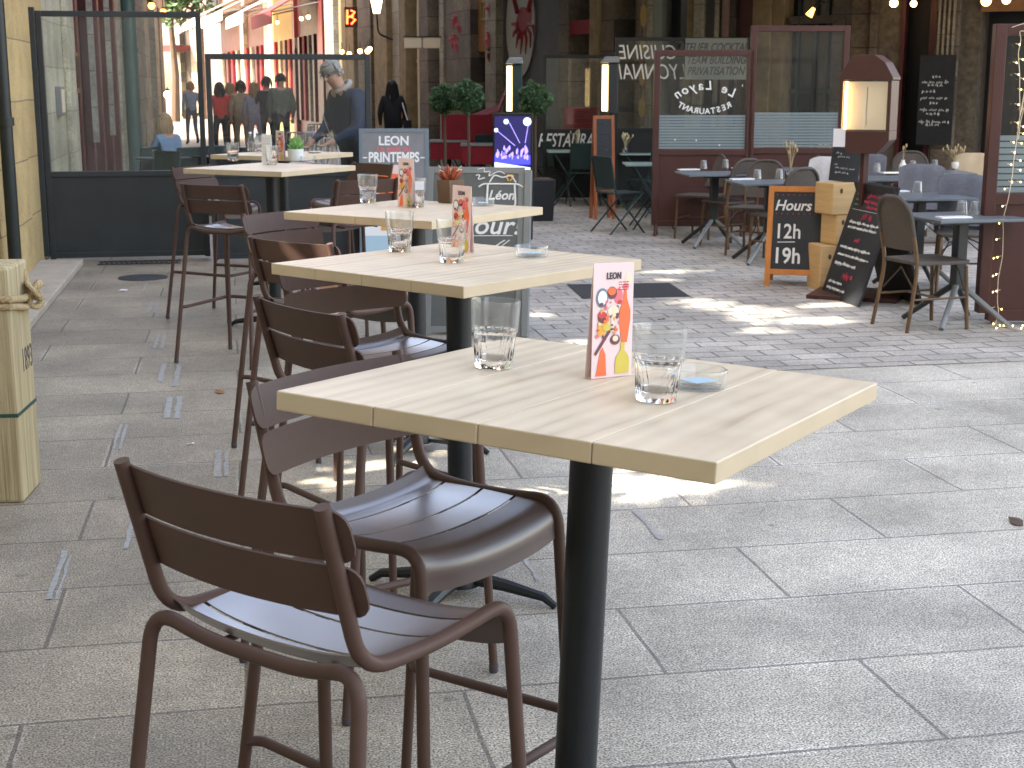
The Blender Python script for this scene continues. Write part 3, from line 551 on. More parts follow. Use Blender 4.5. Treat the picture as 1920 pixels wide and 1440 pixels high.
def awning(p0, p1, zt, out, m_, label, vm='awning'):
    x0, x1 = u(p0), u(p1); a_ = thing('awning', label, 'awning', t.matrix_basis @ Vector(((x0 + x1) / 2, 0, zt)), t.rotation_euler.z, 'awnings over the far shopfronts'); hw = (x1 - x0) / 2
    MB().sheet([[(-hw, -.02, 0), (hw, -.02, 0)], [(-hw, -out, -.75), (hw, -out, -.75)]], .03).build('canopy', M[m_], a_)
    MB().span(-hw, hw, -out - .02, -out + .01, -1.08, -.755).build('valance', M[vm], a_)
    for sx in (-1, 1): MB().tube([(sx * (hw - .05), 0, -.5), (sx * (hw - .05), -out, -.78)], .02, 6).build('arm', M['greyalu'], a_)
t.matrix_basis = t.matrix_basis
awning(408, 458, 5.0, 1.6, 'awning', 'far white awning with a red valance over the end of the red shopfronts', 'awning')
awning(462, 512, 4.8, 1.6, 'awning', 'large sunlit white awning above the red shopfront')
awning(514, 556, 4.5, 1.5, 'awning', 'cream awning over the yellow shopfront')
awning(558, 604, 4.3, 1.3, 'awnred', 'short red awning next to the dark doorway', 'awnred')
# end of the street
t, u, part, L, loc = building('end_house', 'pale pink house closing the far end of the street', pa(330, 72), pa(418, 70), 12, 8, 'pink', 4.5)
part('wall', u(330), u(340), 0, .5, 0, 4.496, 'stone_p'); part('door', u(340), u(360), .3, .5, 0, 4.496, 'stone_d'); part('pillar', u(360), u(378), 0, .5, 0, 4.496, 'stone_p'); part('door', u(378), u(386), .3, .5, 0, 4.496, 'maroon'); part('wall', u(386), u(418), 0, .5, 0, 4.496, 'pink')
part('balcony', u(398), u(418), -.2, -.004, 4.9, 5.6, 'dark'); part('awning', u(333), u(360), -1, -.004, 3.2, 3.5, 'awnred'); del t['u']
# distant end tree
def crown(mb, c, r, n, leaf, seed=1, gap=.0):
    rn = random.Random(seed)
    cl = [(Vector((rn.gauss(0, .5), rn.gauss(0, .5), rn.gauss(0, .4))), rn.uniform(.3, .6)) for _ in range(9)]
    for i in range(n):
        cc, cr = rn.choice(cl); d = Vector((rn.gauss(0, 1), rn.gauss(0, 1), rn.gauss(0, 1))).normalized() * cr * rn.uniform(.5, 1); p = Vector(c) + Vector(((cc + d).x * r[0], (cc + d).y * r[1], (cc + d).z * r[2]))
        a = Vector((rn.gauss(0, 1), rn.gauss(0, 1), rn.gauss(0, 1))).normalized(); b = a.orthogonal().normalized(); mb.mi = rn.choice((0, 0, 1))
        mb.add([p - a * leaf, p + b * leaf * .45, p + a * leaf, p - b * leaf * .45], [(0, 1, 2, 3)])
tr = thing('tree', 'bright green tree beyond the far end of the street', 'tree', DG(326, 66)); m = MB(); crown(m, (0, 0, 6.2), (2.6, 2.6, 2.4), 3500, .16, 4); m.build('crown', [M['leaf2'], M['leaf']], tr)
MB().tube([(0, 0, 0), (.1, 0, 2), (0, .1, 4), (.1, 0, 6)], [.22, .17, .12, .05], 8).build('trunk', M['bark'], tr, smooth=True)
#STOOLS
SW, SHB, SHS, SD, SLN = .414, 1.056, .8, .335, .075
def make_stool():
    t = thing('bar_stool', 'dark brown metal bar stool', 'bar stool', group='brown metal bar stools at the high tables')
    r = .0122; hw = SW / 2; parts = []
    for sx in (-1, 1):
        P = fillet([(sx * hw, -SLN, SHB), (sx * hw, -.004, SHS - .005), (sx * hw, SD * .5, SHS - .016), (sx * hw, SD + .012, SHS), (sx * (hw + .035), SD + .045, .02)], [.06, .1, .055], 7)
        MB().tube(P, r, 14).build('side_frame', M['stool'], t, smooth=True)
    P = fillet([(-hw - .06, -.125, .02), (-hw - .012, -.020, SHS + .004), (-hw * .5, -.012, SHS - .027), (hw * .5, -.012, SHS - .027), (hw + .012, -.020, SHS + .004), (hw + .06, -.125, .02)], [.065, .12, .12, .065], 7)
    MB().tube(P, r, 14).build('rear_leg_arch', M['stool'], t, smooth=True)
    # footrest: from the rear legs forward and round the front
    z = .33; xr = hw + .043; P = fillet([(-xr, -.082, z), (-xr + .02, -.06, z), (-xr - .01, SD + .075, z), (xr + .01, SD + .075, z), (xr - .02, -.06, z), (xr, -.082, z)], [.02, .06, .06, .02], 6)
    MB().tube(P, .0105, 12).build('footrest', M['stool'], t, smooth=True)
    for sx in (-1, 1):
        for x, y in ((sx * (hw + .035), SD + .045), (sx * (hw + .06), -.125)):
            MB().lathe([(0, 0), (.011, 0), (.0135, .006), (.0135, .022), (0, .024)], 12, (x, y, 0)).build('foot_cap', M['p_ink'], t, smooth=True)
    # back slats: bowed backwards between the uprights
    for zc in (1.009, .922):
        rows = []; h = .080
        for i in range(31):
            f = -1 + i / 15; f = math.copysign(1 - (1 - abs(f)) ** 1.6, f); x = f * (hw + .028); yb = -SLN * (zc - SHS) / (SHB - SHS) + .0165 - .034 * (1 - f * f)
            e = min(1, max(0, abs(x) - (hw + .002)) / .026); hh = h / 2 - .026 * (1 - sqrt(max(0, 1 - e * e))); row = []
            for k in (-1, -.5, 0, .5, 1): row.append((x, yb - k * hh * SLN / (SHB - SHS), zc + k * hh))
            rows.append(row)
        MB().sheet(rows, .0045).build('back_slat', M['stool'], t, smooth=True)
    # seat slats run across, sagging in the middle; the front one rolls down
    prof = []
    def py(s_):   # path along the seat from rear to front: returns y,z
        if s_ < .05: return (-.012 + s_ * .75, SHS + .030 - s_ * .9 + .0)
        if s_ < .33: return (.0255 + (s_ - .05) * 1.0, SHS - .014 + .003 * (s_ - .05) / .28)
        a_ = min((s_ - .33) / .042, pi * .56); rr = .042; return (.3055 + rr * sin(a_) + max(0, (s_ - .33) - .042 * pi * .56) * .1, SHS - .011 - rr + rr * cos(a_) - max(0, (s_ - .33) - .042 * pi * .56))
    for s0, s1 in ((.02, .085), (.0925, .185), (.1925, .272), (.2795, .425)):
        rows = []; n = 12 if s1 > .4 else 5
        for k in range(n + 1):
            y, z = py(s0 + (s1 - s0) * k / n); row = []
            for i in range(17):
                f = -1 + i / 8; row.append((f * (hw - .006), y, z - .016 * (1 - f * f) + .006 * abs(f) ** 6))
            rows.append(row)
        MB().sheet(rows, .003).build('seat_slat', M['seat'] if s1 < .4 else M['seatf'], t, smooth=True)
    MB().tube([(-hw * .55, .02, SHS - .044), (-hw * .55, SD - .03, SHS - .04)], .006, 6).build('seat_brace', M['stool'], t); MB().tube([(hw * .55, .02, SHS - .044), (hw * .55, SD - .03, SHS - .04)], .006, 6).build('seat_brace', M['stool'], t)
    return t
ST0 = make_stool()
STOOLS = [(.014, 2.076, -.823, 'nearest brown metal bar stool, its slatted back turned to the camera'),
 (.225, 2.823, -2.414, 'brown bar stool tucked behind the nearest table with its curved seat front towards the camera'),
 (.215, 3.76, -1.07, 'brown bar stool seen from behind just beyond the nearest table top'),
 (.36, 4.66, -2.62, 'brown bar stool half under the second table with its two back slats level'),
 (.25, 5.38, -.85, 'brown bar stool just behind the left corner of the second table top'),
 (.24, 6.55, -2.40, 'brown bar stool with slats just under the left edge of the third table'),
 (-.08, 8.55, -.62, 'brown bar stool left of the fourth table, its back to the camera'),
 (-.23, 10.45, -2.2, 'brown bar stool farthest left, hidden behind another stool of the fourth table'),
 (.77, 8.85, .45, 'brown bar stool right of the fourth table, broad dark back behind a glass'),
 (.95, 10.6, 2.2, 'brown bar stool beyond the fourth table, only a back corner showing')]
for i, (x, y, a, lab) in enumerate(STOOLS):
    if i == 0: ST0.location = (x, y, 0); ST0.rotation_euler = (0, 0, a); ST0['label'] = lab
    else: dup(ST0, (x, y, 0), a, lab)
#TABLES
def make_table():
    t = thing('high_table', 'high square table', 'high table', group='high square tables down the middle of the terrace')
    m = MB(); n = 4; W_ = .795; D_ = .82; pw = W_ / n
    for i in range(n): m.span(-W_ / 2 + i * pw + (.0007 if i else 0), -W_ / 2 + (i + 1) * pw - (.0007 if i < n - 1 else 0), -D_ / 2, D_ / 2, 1.046, 1.08)
    m.build('tabletop', M['wood'], t, bev=.0025)
    MB().span(-W_ / 2 + .01, W_ / 2 - .01, -D_ / 2 + .01, D_ / 2 - .01, 1.050, 1.074).build('seam_filler', M['seam'], t)
    MB().tube([(0, 0, .05), (0, 0, 1.040)], .0395, 28).build('pole', M['pole'], t, smooth=True)
    b = MB(); b.box((0, 0, 1.036), (.42, .05, .010)); b.box((0, 0, 1.034), (.05, .42, .012)); b.box((0, 0, 1.026), (.11, .11, .008)); b.build('top_bracket', M['pole'], t)
    for k in range(4):
        a_ = k * pi / 2 + .3; P = [(.03 * cos(a_), .03 * sin(a_), .062), (.16 * cos(a_), .16 * sin(a_), .052), (.29 * cos(a_), .29 * sin(a_), .032), (.33 * cos(a_), .33 * sin(a_), .006)]
        MB().tube(P, [.026, .021, .015, .012], 8).build('foot', M['pole'], t, smooth=True)
    MB().lathe([(0, .09), (.045, .09), (.06, .07), (.062, .035), (0, .03)], 20).build('hub', M['pole'], t, smooth=True)
    return t
TB0 = make_table()
TABLES = [(.626, 2.461, -.711, 'nearest high table with a pale wooden top of four planks on a black pole', (-.0378, .0255)), (.672, 4.37, -.90, 'second high table from the front, two tumblers and an ashtray on its pale top', (0, 0)),
 (.778, 6.278, -.782, 'third high table from the front, carrying the reddish potted plant', (0, 0)), (.250, 9.783, -.681, 'fourth high table from the front, carrying the white succulent pot', (0, 0)), (.397, 11.704, -.637, 'farthest high table, right in front of the glass windbreak', (0, 0))]
for i, (x, y, a, lab, tl) in enumerate(TABLES):
    if i == 0: o = TB0; _e = Matrix.Rotation(a, 3, 'Z') @ Matrix.Rotation(tl[1], 3, 'Y') @ Matrix.Rotation(tl[0], 3, 'X'); o.rotation_euler = _e.to_euler(); o.location = Vector((x, y, 1.08)) - _e @ Vector((0, 0, 1.08)); o['label'] = lab; T0 = o
    else: dup(TB0, (x, y, 0), a, lab).rotation_euler = (0, 0, a)
bpy.context.view_layer.update()
TOPM = {i: Matrix.Translation((x, y, 0)) @ Matrix.Rotation(a, 4, 'Z') @ Matrix.Rotation(tl[1], 4, 'Y') @ Matrix.Rotation(tl[0], 4, 'X') for i, (x, y, a, lab, tl) in enumerate(TABLES)}
TOPM[0] = T0.matrix_world.copy()
TILT = {i: (TOPM[i].to_3x3() @ Vector((0, 0, 1))).normalized() for i in TOPM}
def lean(o, i):
    q = Vector((0, 0, 1)).rotation_difference(TILT[i]); o.rotation_euler = (q @ o.rotation_euler.to_quaternion()).to_euler()
def onT(i, px, py):
    """world point on the top of table i seen at a pixel"""
    Mx = TOPM[i]; n = (Mx.to_3x3() @ Vector((0, 0, 1))).normalized(); p0 = Mx @ Vector((0, 0, 1.08)); d = ray(px, py); o = Vector((0, 0, H)); k = (p0 - o).dot(n) / d.dot(n); return o + d * k
# ---- tumblers
def make_glass():
    N = 60
    def fl(a, z): return 1 - .022 * (1 if .012 < z < .070 else .0) * (abs(sin(a * 5)) ** .5)
    out = [(0, 0), (.030, 0), (.0345, .002), (.0360, .006), (.0365, .012), (.0375, .024), (.039, .045), (.0405, .066), (.0418, .071), (.0435, .073), (.0455, .10), (.0468, .128), (.0464, .1298), (.0455, .130)]
    inn = [(.0448, .128), (.0425, .10), (.0400, .072), (.0365, .045), (.0335, .022), (.029, .0150), (0, .0135)]
    t = thing('tumbler', 'x', 'glass', group='water tumblers on the high tables')
    out = out[3:]; inn = inn[:-2] + [(.031, .0185), (.034, .012)]
    MB().lathe([(.0440, .0745), (.0455, .10), (.0468, .128), (.0464, .1298), (.0455, .130), (.0448, .128), (.0432, .10), (.0415, .0745)], N, closed=True).build('wall', M['tumbler'], t, smooth=True)
    MB().lathe([(0, .0005), (.030, .0005), (.0345, .002), (.0360, .006), (.0365, .012), (.0375, .024), (.039, .045), (.0405, .066), (.0432, .0715), (.0442, .0740), (.0412, .0742), (.0395, .068), (.0365, .045), (.0335, .022), (.029, .0165), (0, .0155)], 120, flute=lambda a, z: 1 - .05 * (1 if .009 < z < .070 else .0) * (1 - abs(sin(a * 7))) ** 1.5).build('fluted_base', M['glass'], t, smooth=True)
    return t
GM = make_glass()
def tumbler(p, rz, lab):
    o = dup(GM, p, rz, lab) if 'used' in _tc else GM; _tc['used'] = 1; o.location = p; o.rotation_euler = (0, 0, rz); o['label'] = lab; return o
for i, px, py, lab in [(0, 925, 690, 'fluted water tumbler on the nearest table, left of the menu card'), (0, 1230, 752, 'fluted water tumbler on the nearest table, right of the menu card'), (1, 750, 472, 'fluted tumbler on the second table, left of the menu card'), (1, 847, 492, 'fluted tumbler on the second table, touching the menu card in view'),
                       (2, 690, 380, 'fluted tumbler near the left side of the third table'), (2, 780, 389, 'fluted tumbler in front of the menu card on the third table'), (3, 437, 302, 'fluted tumbler near the left end of the fourth table'), (3, 510, 309, 'fluted tumbler in front of the white card on the fourth table')]:
    lean(tumbler(onT(i, px, py) + Vector((0, 0, .0006)), px % 7, lab), i)
# ---- ashtrays
def make_ash():
    t = thing('ashtray', 'ashtray', 'ashtray', group='glass ashtrays on the high tables')
    def fl(a, z): return 1 - .05 * (z > .026) * max(0, cos(a * 3)) ** 30
    MB().lathe([(0, 0), (.045, 0), (.0505, .003), (.053, .010), (.0545, .035), (.0535, .037), (.050, .037), (.048, .034), (.0455, .010), (.043, .007), (0, .006)], 48, flute=fl).build('bowl', M['tumbler'], t, smooth=True)
    MB().box((.005, .004, .0135), (.06, .042, .0012), Matrix.Rotation(.5, 3, 'Z')).build('paper_slip', M['p_lblue'], t); return t
A0 = make_ash()
for k, (i, px, py, lab) in enumerate([(0, 1306, 728, 'clear glass ashtray with a blue slip behind the right tumbler on the nearest table'), (1, 997, 482, 'clear glass ashtray near the right of the second table'), (2, 906, 386, 'clear glass ashtray behind the menu card on the third table'), (3, 577, 303, 'clear glass ashtray right of the white pot on the fourth table')]):
    p = onT(i, px, py) + Vector((0, 0, .0006)); o = A0 if k == 0 else dup(A0, p, .4 * k, lab); o.location = p; o['label'] = lab; lean(o, i)
# ---- menu cards: folded tents standing up
def menu_art(t, W_, Hh, pre):
    """flat printed shapes on the front panel; local x right, z up, y = -small"""
    def P(pts, m, y=-.0012, nm='print'):
        MB().poly([((x - .5) * W_, z * Hh) for x, z in pts], y - .0004, y).build(nm, M['p_' + m], pre)
    def E_(cx, cz, rx, rz, m, y=-.0012, nm='print'): P([(cx + rx * cos(q * pi / 10), cz + rz * sin(q * pi / 10)) for q in range(20)], m, y, nm)
    bottle = lambda cx, z0, w_, h_: [(cx - w_, z0), (cx + w_, z0), (cx + w_ * 1.05, z0 + h_ * .35), (cx + w_ * .9, z0 + h_ * .55), (cx + w_ * .3, z0 + h_ * .75), (cx + w_ * .3, z0 + h_), (cx - w_ * .3, z0 + h_), (cx - w_ * .3, z0 + h_ * .75), (cx - w_ * .9, z0 + h_ * .55), (cx - w_ * 1.05, z0 + h_ * .35)]
    E_(.22, .70, .15, .085, 'bluegrey'); E_(.22, .70, .11, .062, 'white', -.0018)
    E_(.46, .74, .12, .055, 'plum'); E_(.45, .755, .10, .035, 'orange', -.0018); E_(.62, .71, .11, .07, 'pinkp', -.0008)
    P([(.72, .30), (.86, .30), (.93, .50), (.93, .58), (.84, .68), (.82, .76), (.76, .76), (.74, .68), (.66, .58), (.66, .48)], 'orange')
    E_(.24, .53, .12, .05, 'plum', -.0014); E_(.22, .555, .10, .03, 'red', -.0018); E_(.50, .58, .14, .05, 'cream', -.0016)
    P([(.46, .40), (.52, .40), (.55, .58), (.44, .58)], 'cream'); P([(.12, .36), (.30, .38), (.34, .5), (.12, .49)], 'amber'); E_(.34, .44, .1, .03, 'yellow', -.0018)
    E_(.56, .33, .12, .045, 'plum', -.0016); E_(.56, .34, .07, .026, 'cream', -.002); P([(.05, .22), (.09, .20), (.44, .40), (.41, .43)], 'plum', -.0016)
    P([(.10, .02), (.36, .02), (.33, .20), (.26, .27), (.20, .24)], 'orange'); P(bottle(.75, .03, .17, .27), 'yellow', -.0016); E_(.87, .86, .09, .05, 'cream', -.0006); E_(.80, .79, .08, .03, 'pinkp', -.0007)
    rn = random.Random(11)
    for q in range(26):
        E_(rn.uniform(.08, .66), rn.uniform(.36, .66), rn.uniform(.015, .05), rn.uniform(.008, .022), rn.choice(('amber', 'cream', 'red', 'plum', 'orange', 'yellow', 'pinkp')), -.0021 - q * .00002)
    m_ = MB(); [scribble(m_, W_ * .12, Hh * (.83 - .022 * q), W_ * .26, .0018, -.0014, .00028, q + 5, 3) for q in range(4)]; m_.build('small_print', M['p_red'], pre); E_(.60, .57, .05, .06, 'plum', -.0013)
    text('LEON', .017, M['p_ink'], pre, (-.002 * W_, -.0016, Hh * .885), bold=.0004, sx=.8, sp=1.05)
def make_card(name, label, art=True, W_=.1, Hh=.213, col='card'):
    t = thing(name, label, 'menu card', group='menu cards standing on the high tables'); sp = .009
    for sg in (-1, 1):
        a_ = math.asin(sp / Hh) * sg
        p = MB().span(-W_ / 2, W_ / 2, -.0006, .0006, 0, Hh).build('panel', M[col], t, (0, sg * sp, 0), (a_, 0, 0), bev=.0003)
        if sg == -1:
            if art: menu_art(t, W_, Hh, p)
            else:
                m = MB(); [scribble(m, -W_ * .35, Hh * (.85 - .09 * q), W_ * .7, .003, -.0012, .0004, q, 4) for q in range(8)]; m.build('small_print', M['p_ink'], p)
    return t
C0 = make_card('menu_card', 'x')
def placecard(i, pL, pR, lab, o):
    a = onT(i, *pL); b = onT(i, *pR); d = b - a; rz = atan2(d.y, d.x); mid = a + d.normalized() * .05; n = Vector((-sin(rz), cos(rz), 0)); o.location = mid + n * .009 + Vector((0, 0, .001)); o.rotation_euler = (0, 0, rz); o['label'] = lab; lean(o, i)
c1_ = dup(C0); c2_ = dup(C0); c3_ = dup(C0); placecard(0, (1108, 712), (1184, 704), 'tall pink menu card with bottle pictures on the nearest table, between the tumblers', C0)
placecard(1, (846, 470), (900, 478), 'tall pink menu card with bottle pictures on the second table', c1_)
placecard(2, (746, 387), (792, 391), 'tall pink menu card with bottle pictures on the third table', c2_)
placecard(3, (517, 301), (548, 303), 'pink menu card behind the white card on the fourth table', c3_)
cw = make_card('white_card', 'small white card standing behind a tumbler on the fourth table', False, .085, .2, 'cardw'); placecard(3, (489, 306), (520, 307), cw['label'], cw)
# ---- pots
pt = thing('potted_plant', 'square brown wooden pot with a reddish succulent on the third table', 'potted plant', onT(2, 845, 380) + Vector((0, 0, .001)), .6)
m = MB(); m.poly([(-.042, 0), (.042, 0), (.048, .105), (-.048, .105)], -.043, .043); m.build('pot', M['terra'], pt, bev=.003)
def succulent(par, mname, z, n, L, wd, seed=0):
    rn = random.Random(seed); m = MB()
    for i in range(n):
        a_ = i * 2.4; el = radians(25 + 55 * (i / n)); l = L * rn.uniform(.7, 1.1); d = Vector((cos(a_) * cos(el), sin(a_) * cos(el), sin(el))); sd = Vector((-sin(a_), cos(a_), 0)); up = d.cross(sd)
        p0 = Vector((0, 0, z)); m.tube([p0, p0 + d * l * .4 - up * .004, p0 + d * l * .8, p0 + d * l + Vector((0, 0, .006))], [wd * .6, wd, wd * .7, wd * .1], 6)
    return m.build('leaves', mname, par, smooth=True)
succulent(pt, M['succr'], .10, 30, .07, .011, 2); m = MB()
for a_ in range(7): m.tube([(0, 0, .1), (.03 * cos(a_), .03 * sin(a_), .14), (.06 * cos(a_), .06 * sin(a_), .15 + .01 * (a_ % 3))], .0015, 4)
m.build('stems', M['p_cream'], pt)
pt = thing('potted_plant', 'white ceramic pot with a small green succulent on the fourth table', 'potted plant', onT(3, 555, 302) + Vector((0, 0, .001)))
MB().lathe([(0, 0), (.045, 0), (.052, .004), (.058, .085), (.054, .085), (.05, .07), (0, .07)], 28).build('pot', M['whitepot'], pt, smooth=True); succulent(pt, M['succ'], .07, 22, .075, .010, 5)
# things on the farthest table
tumbler(onT(4, 487, 285), 1, 'fluted tumbler on the farthest table in front of the windbreak')
pt = thing('potted_plant', 'tiny green potted plant in a white pot on the farthest table', 'potted plant', onT(4, 555, 286)); MB().lathe([(0, 0), (.035, 0), (.042, .07), (.038, .07), (0, .06)], 20).build('pot', M['whitepot'], pt, smooth=True); succulent(pt, M['succ'], .06, 18, .08, .010, 8)
for k, px in enumerate((470, 482)):
    b = thing('sauce_bottle', ['small clear bottle at the left of the farthest table', 'second small clear bottle beside the tumbler on the farthest table'][k], 'bottle', onT(4, px, 283 - k), 0, 'small bottles on the farthest table')
    MB().lathe([(0, 0), (.025, 0), (.027, .06), (.024, .09), (.010, .115), (.010, .14), (0, .14)], 18).build('body', M['glass'], b, smooth=True); MB().lathe([(0, .14), (.012, .14), (.012, .155), (0, .155)], 12).build('cap', M['p_white'], b)
ds = thing('dish', 'small white dish at the right of the farthest table', 'dish', onT(4, 590, 287)); MB().lathe([(0, .004), (.03, .004), (.06, .014), (.062, .014), (.04, 0), (0, 0)], 24).build('plate', M['whitepot'], ds, smooth=True)
#BOLLARD
c0 = G(45, 943); c1 = G(84, 898); d = (c1 - c0); bw = .30; dn = d.normalized(); n = Vector((-dn.y, dn.x, 0)); ctr = c0 + dn * bw / 2 + n * bw / 2; brz = atan2(dn.y, dn.x)
bl = thing('wooden_post', 'squared weathered pine post with a rope and a green strap at the left edge', 'post', ctr, brz)
m = MB(); m.box((0, 0, .465), (bw, bw, .93)); m.build('timber', M['post'], bl, bev=.012)
MB().span(-.152, .152, -.152, .152, .345, .36).build('strap', M['strap'], bl, bev=.002)
R_ = .168
def rope(z0, dz, ph=0):
    P = []
    for k in range(33):
        a_ = 2 * pi * k / 32; c_ = max(abs(cos(a_)), abs(sin(a_))); q = .150 / c_ * .75 + .25 * .19; P.append((q * cos(a_), q * sin(a_), z0 + dz * sin(a_ * 2 + ph)))
    return P
m = MB()
for st in range(3):
    for z0, dz in ((.80, .012), (.765, .016)):
        P = rope(z0, dz, z0 * 9); Q = []
        for k, p in enumerate(P[:-1]):
            for s_ in range(4):
                p1 = Vector(p).lerp(Vector(P[k + 1]), s_ / 4); th = (k * 4 + s_) * .9 + st * 2.094; rd = Vector((p1.x, p1.y, 0)).normalized(); Q.append(p1 + rd * (.007 * cos(th) + .004) + Vector((0, 0, .007 * sin(th))))
        m.tube(Q, .0085, 7, closed=True)
m.build('rope', M['rope'], bl, smooth=True)
m = MB(); kx = -.06
for st in range(3):
    Q = []
    for k in range(70):
        a_ = k / 69 * 2 * pi; p1 = Vector((.085 + .040 * (sin(a_) + 2 * sin(2 * a_)) * .5, -.19 + .018 * sin(3 * a_), .80 + .040 * (cos(a_) - 2 * cos(2 * a_)) * .45)); th = k * .9 + st * 2.094; Q.append(p1 + Vector((.006 * cos(th), .006 * sin(th), .006 * sin(th))))
    m.tube(Q, .0085, 7, closed=True)
    Q = []
    for k in range(16):
        p1 = Vector((.075 + .002 * k, -.175 + .002 * k, .79 + .0065 * k)); th = k * .9 + st * 2.094; Q.append(p1 + Vector((.006 * cos(th), .006 * sin(th), 0)))
    m.tube(Q, .0085, 7)
m.build('rope_knot', M['rope'], bl, smooth=True)
text('1893', .13, M['p_ink'], bl, (.055, -.1505, .54), sx=.62, bold=.001, sp=1.05)
#SCREENS
def box_frame(par, x0, x1, z0, z1, wd, th, m, nm='frame', y=0):
    b = MB(); b.span(x0, x0 + wd, y - th / 2, y + th / 2, z0, z1); b.span(x1 - wd, x1, y - th / 2, y + th / 2, z0, z1); b.span(x0 + wd, x1 - wd, y - th / 2 + .001, y + th / 2 - .001, z1 - wd, z1); b.span(x0 + wd, x1 - wd, y - th / 2 + .001, y + th / 2 - .001, z0, z0 + wd); return b.build(nm, m, par, bev=.003)
def screen(name, label, group, loc, rz, W_, top, sill, low, m, z0=.02, fr=.05, th=.06, panes=True, frost=None, nfr=0, kick=None):
    """windbreak: lower solid panel, glass above; local x 0..W"""
    t = thing(name, label, 'windbreak', loc, rz, group)
    for xa in (0, W_ - fr): MB().span(xa, xa + fr, -th / 2, th / 2, z0, top).build('post', m, t, bev=.004)
    for za in (top - fr, sill - fr, low): MB().span(fr, W_ - fr, -th / 2 + .002, th / 2 - .002, za, za + fr).build('rail', m, t, bev=.003)
    MB().span(fr, W_ - fr, -th * .22, th * .22, low + fr, sill - fr).build('panel', m, t)
    pn = MB().span(fr, W_ - fr, -.003, .003, sill, top - fr).build('glass_pane', M['pane'], t)
    if frost:
        m2 = MB(); hh = (frost - sill - .01) / nfr
        for i in range(nfr): m2.span(fr + .004, W_ - fr - .004, -.0055, -.0035, sill + .005 + i * hh, sill + .005 + (i + .80) * hh)
        m2.build('frosted_stripes', M['frost'], pn)
    return t, pn
p = G(96, 490); dL = p.dot(CH)
sc, _p = screen('windbreak', 'tall dark grey metal windbreak with glass above a solid panel on the left', 'dark grey windbreaks at the end of the terrace', (p.x, p.y, 0), 0, 1.46, 2.27, .83, .03, M['anthra'])
for x in (-.03,): MB().span(-.17, -.004, -.05, .03, .05, 2.3).build('side_post', M['anthra'], sc, bev=.004)
sc2, _p = screen('windbreak', 'lower dark grey windbreak behind the two farthest high tables', 'dark grey windbreaks at the end of the terrace', (p.x + 1.49, p.y - .35, 0), 0, 1.49, 1.89, .83, .03, M['anthra'])
# brown windbreaks on the right
dB = GD(442); q = DG(1226, dB); Wb = 182 / F * dB * cos(PITCH)
b1, pn1 = screen('windbreak', 'brown windbreak with white mirrored lettering on its glass', 'brown windbreaks of the restaurant on the right', (q.x, q.y, 0), FACE, Wb * 1.02, ZD(94, dB), ZD(280, dB), ZD(424, dB), M['brownframe'], z0=.12, fr=.062, th=.07, frost=ZD(214, dB), nfr=12)
for x in (.05, Wb - .05): MB().tube([(x, -.04, .12), (x - .02, -.1, 0)], .02, 8).build('leg', M['brownframe'], b1); MB().tube([(x, .04, .12), (x + .02, .12, 0)], .02, 8).build('leg', M['brownframe'], b1)
q2 = DG(1405, dB); b2, pn2 = screen('windbreak', 'taller brown windbreak with plain glass over frosted stripes', 'brown windbreaks of the restaurant on the right', (q2.x, q2.y, 0), FACE, Wb * 1.01, ZD(48, dB), ZD(277, dB), ZD(424, dB), M['brownframe'], z0=.05, fr=.062, th=.07, frost=ZD(209, dB), nfr=12)
mpx = dB / F * cos(PITCH)       # metres per pixel at the brown screens
def arc_text(s_, cx, cz, R, a0, a1, size, par, m, mirror=True, up=True, shear=0, y=-.006):
    n = len(s_)
    for i, ch in enumerate(s_):
        if ch == ' ': continue
        a = radians(a0 + (a1 - a0) * i / (n - 1)); x = cx + R * cos(a); z = cz + R * sin(a); o = text(ch, size, m, par, (x, y, z), (pi / 2, 0, 0), mirror, shear, bold=.002)
        rot = (a - pi / 2) if up else (a + pi / 2); o.rotation_euler = (pi / 2, -rot, 0)
cx = 98 * mpx; zc = ZD(190, dB)
arc_text('Le Layon', cx, ZD(262, dB), 100 * mpx, 60, 122, .135, pn1, M['chalk'], True, True, .15)
arc_text('RESTAURANT', cx - .01, ZD(110, dB), 97 * mpx, -62, -118, .085, pn1, M['chalk'], True, False)
text("'", .1, M['chalk'], pn1, (cx + 68 * mpx, -.006, ZD(166, dB)), mirror=True)
for (x, z) in ((1268, 262), (1308, 263), (1352, 272)): MB().ball(((x - 1226) * mpx, -.007, ZD(z, dB)), .008, 6, 4).build('screw', M['p_white'], pn1)
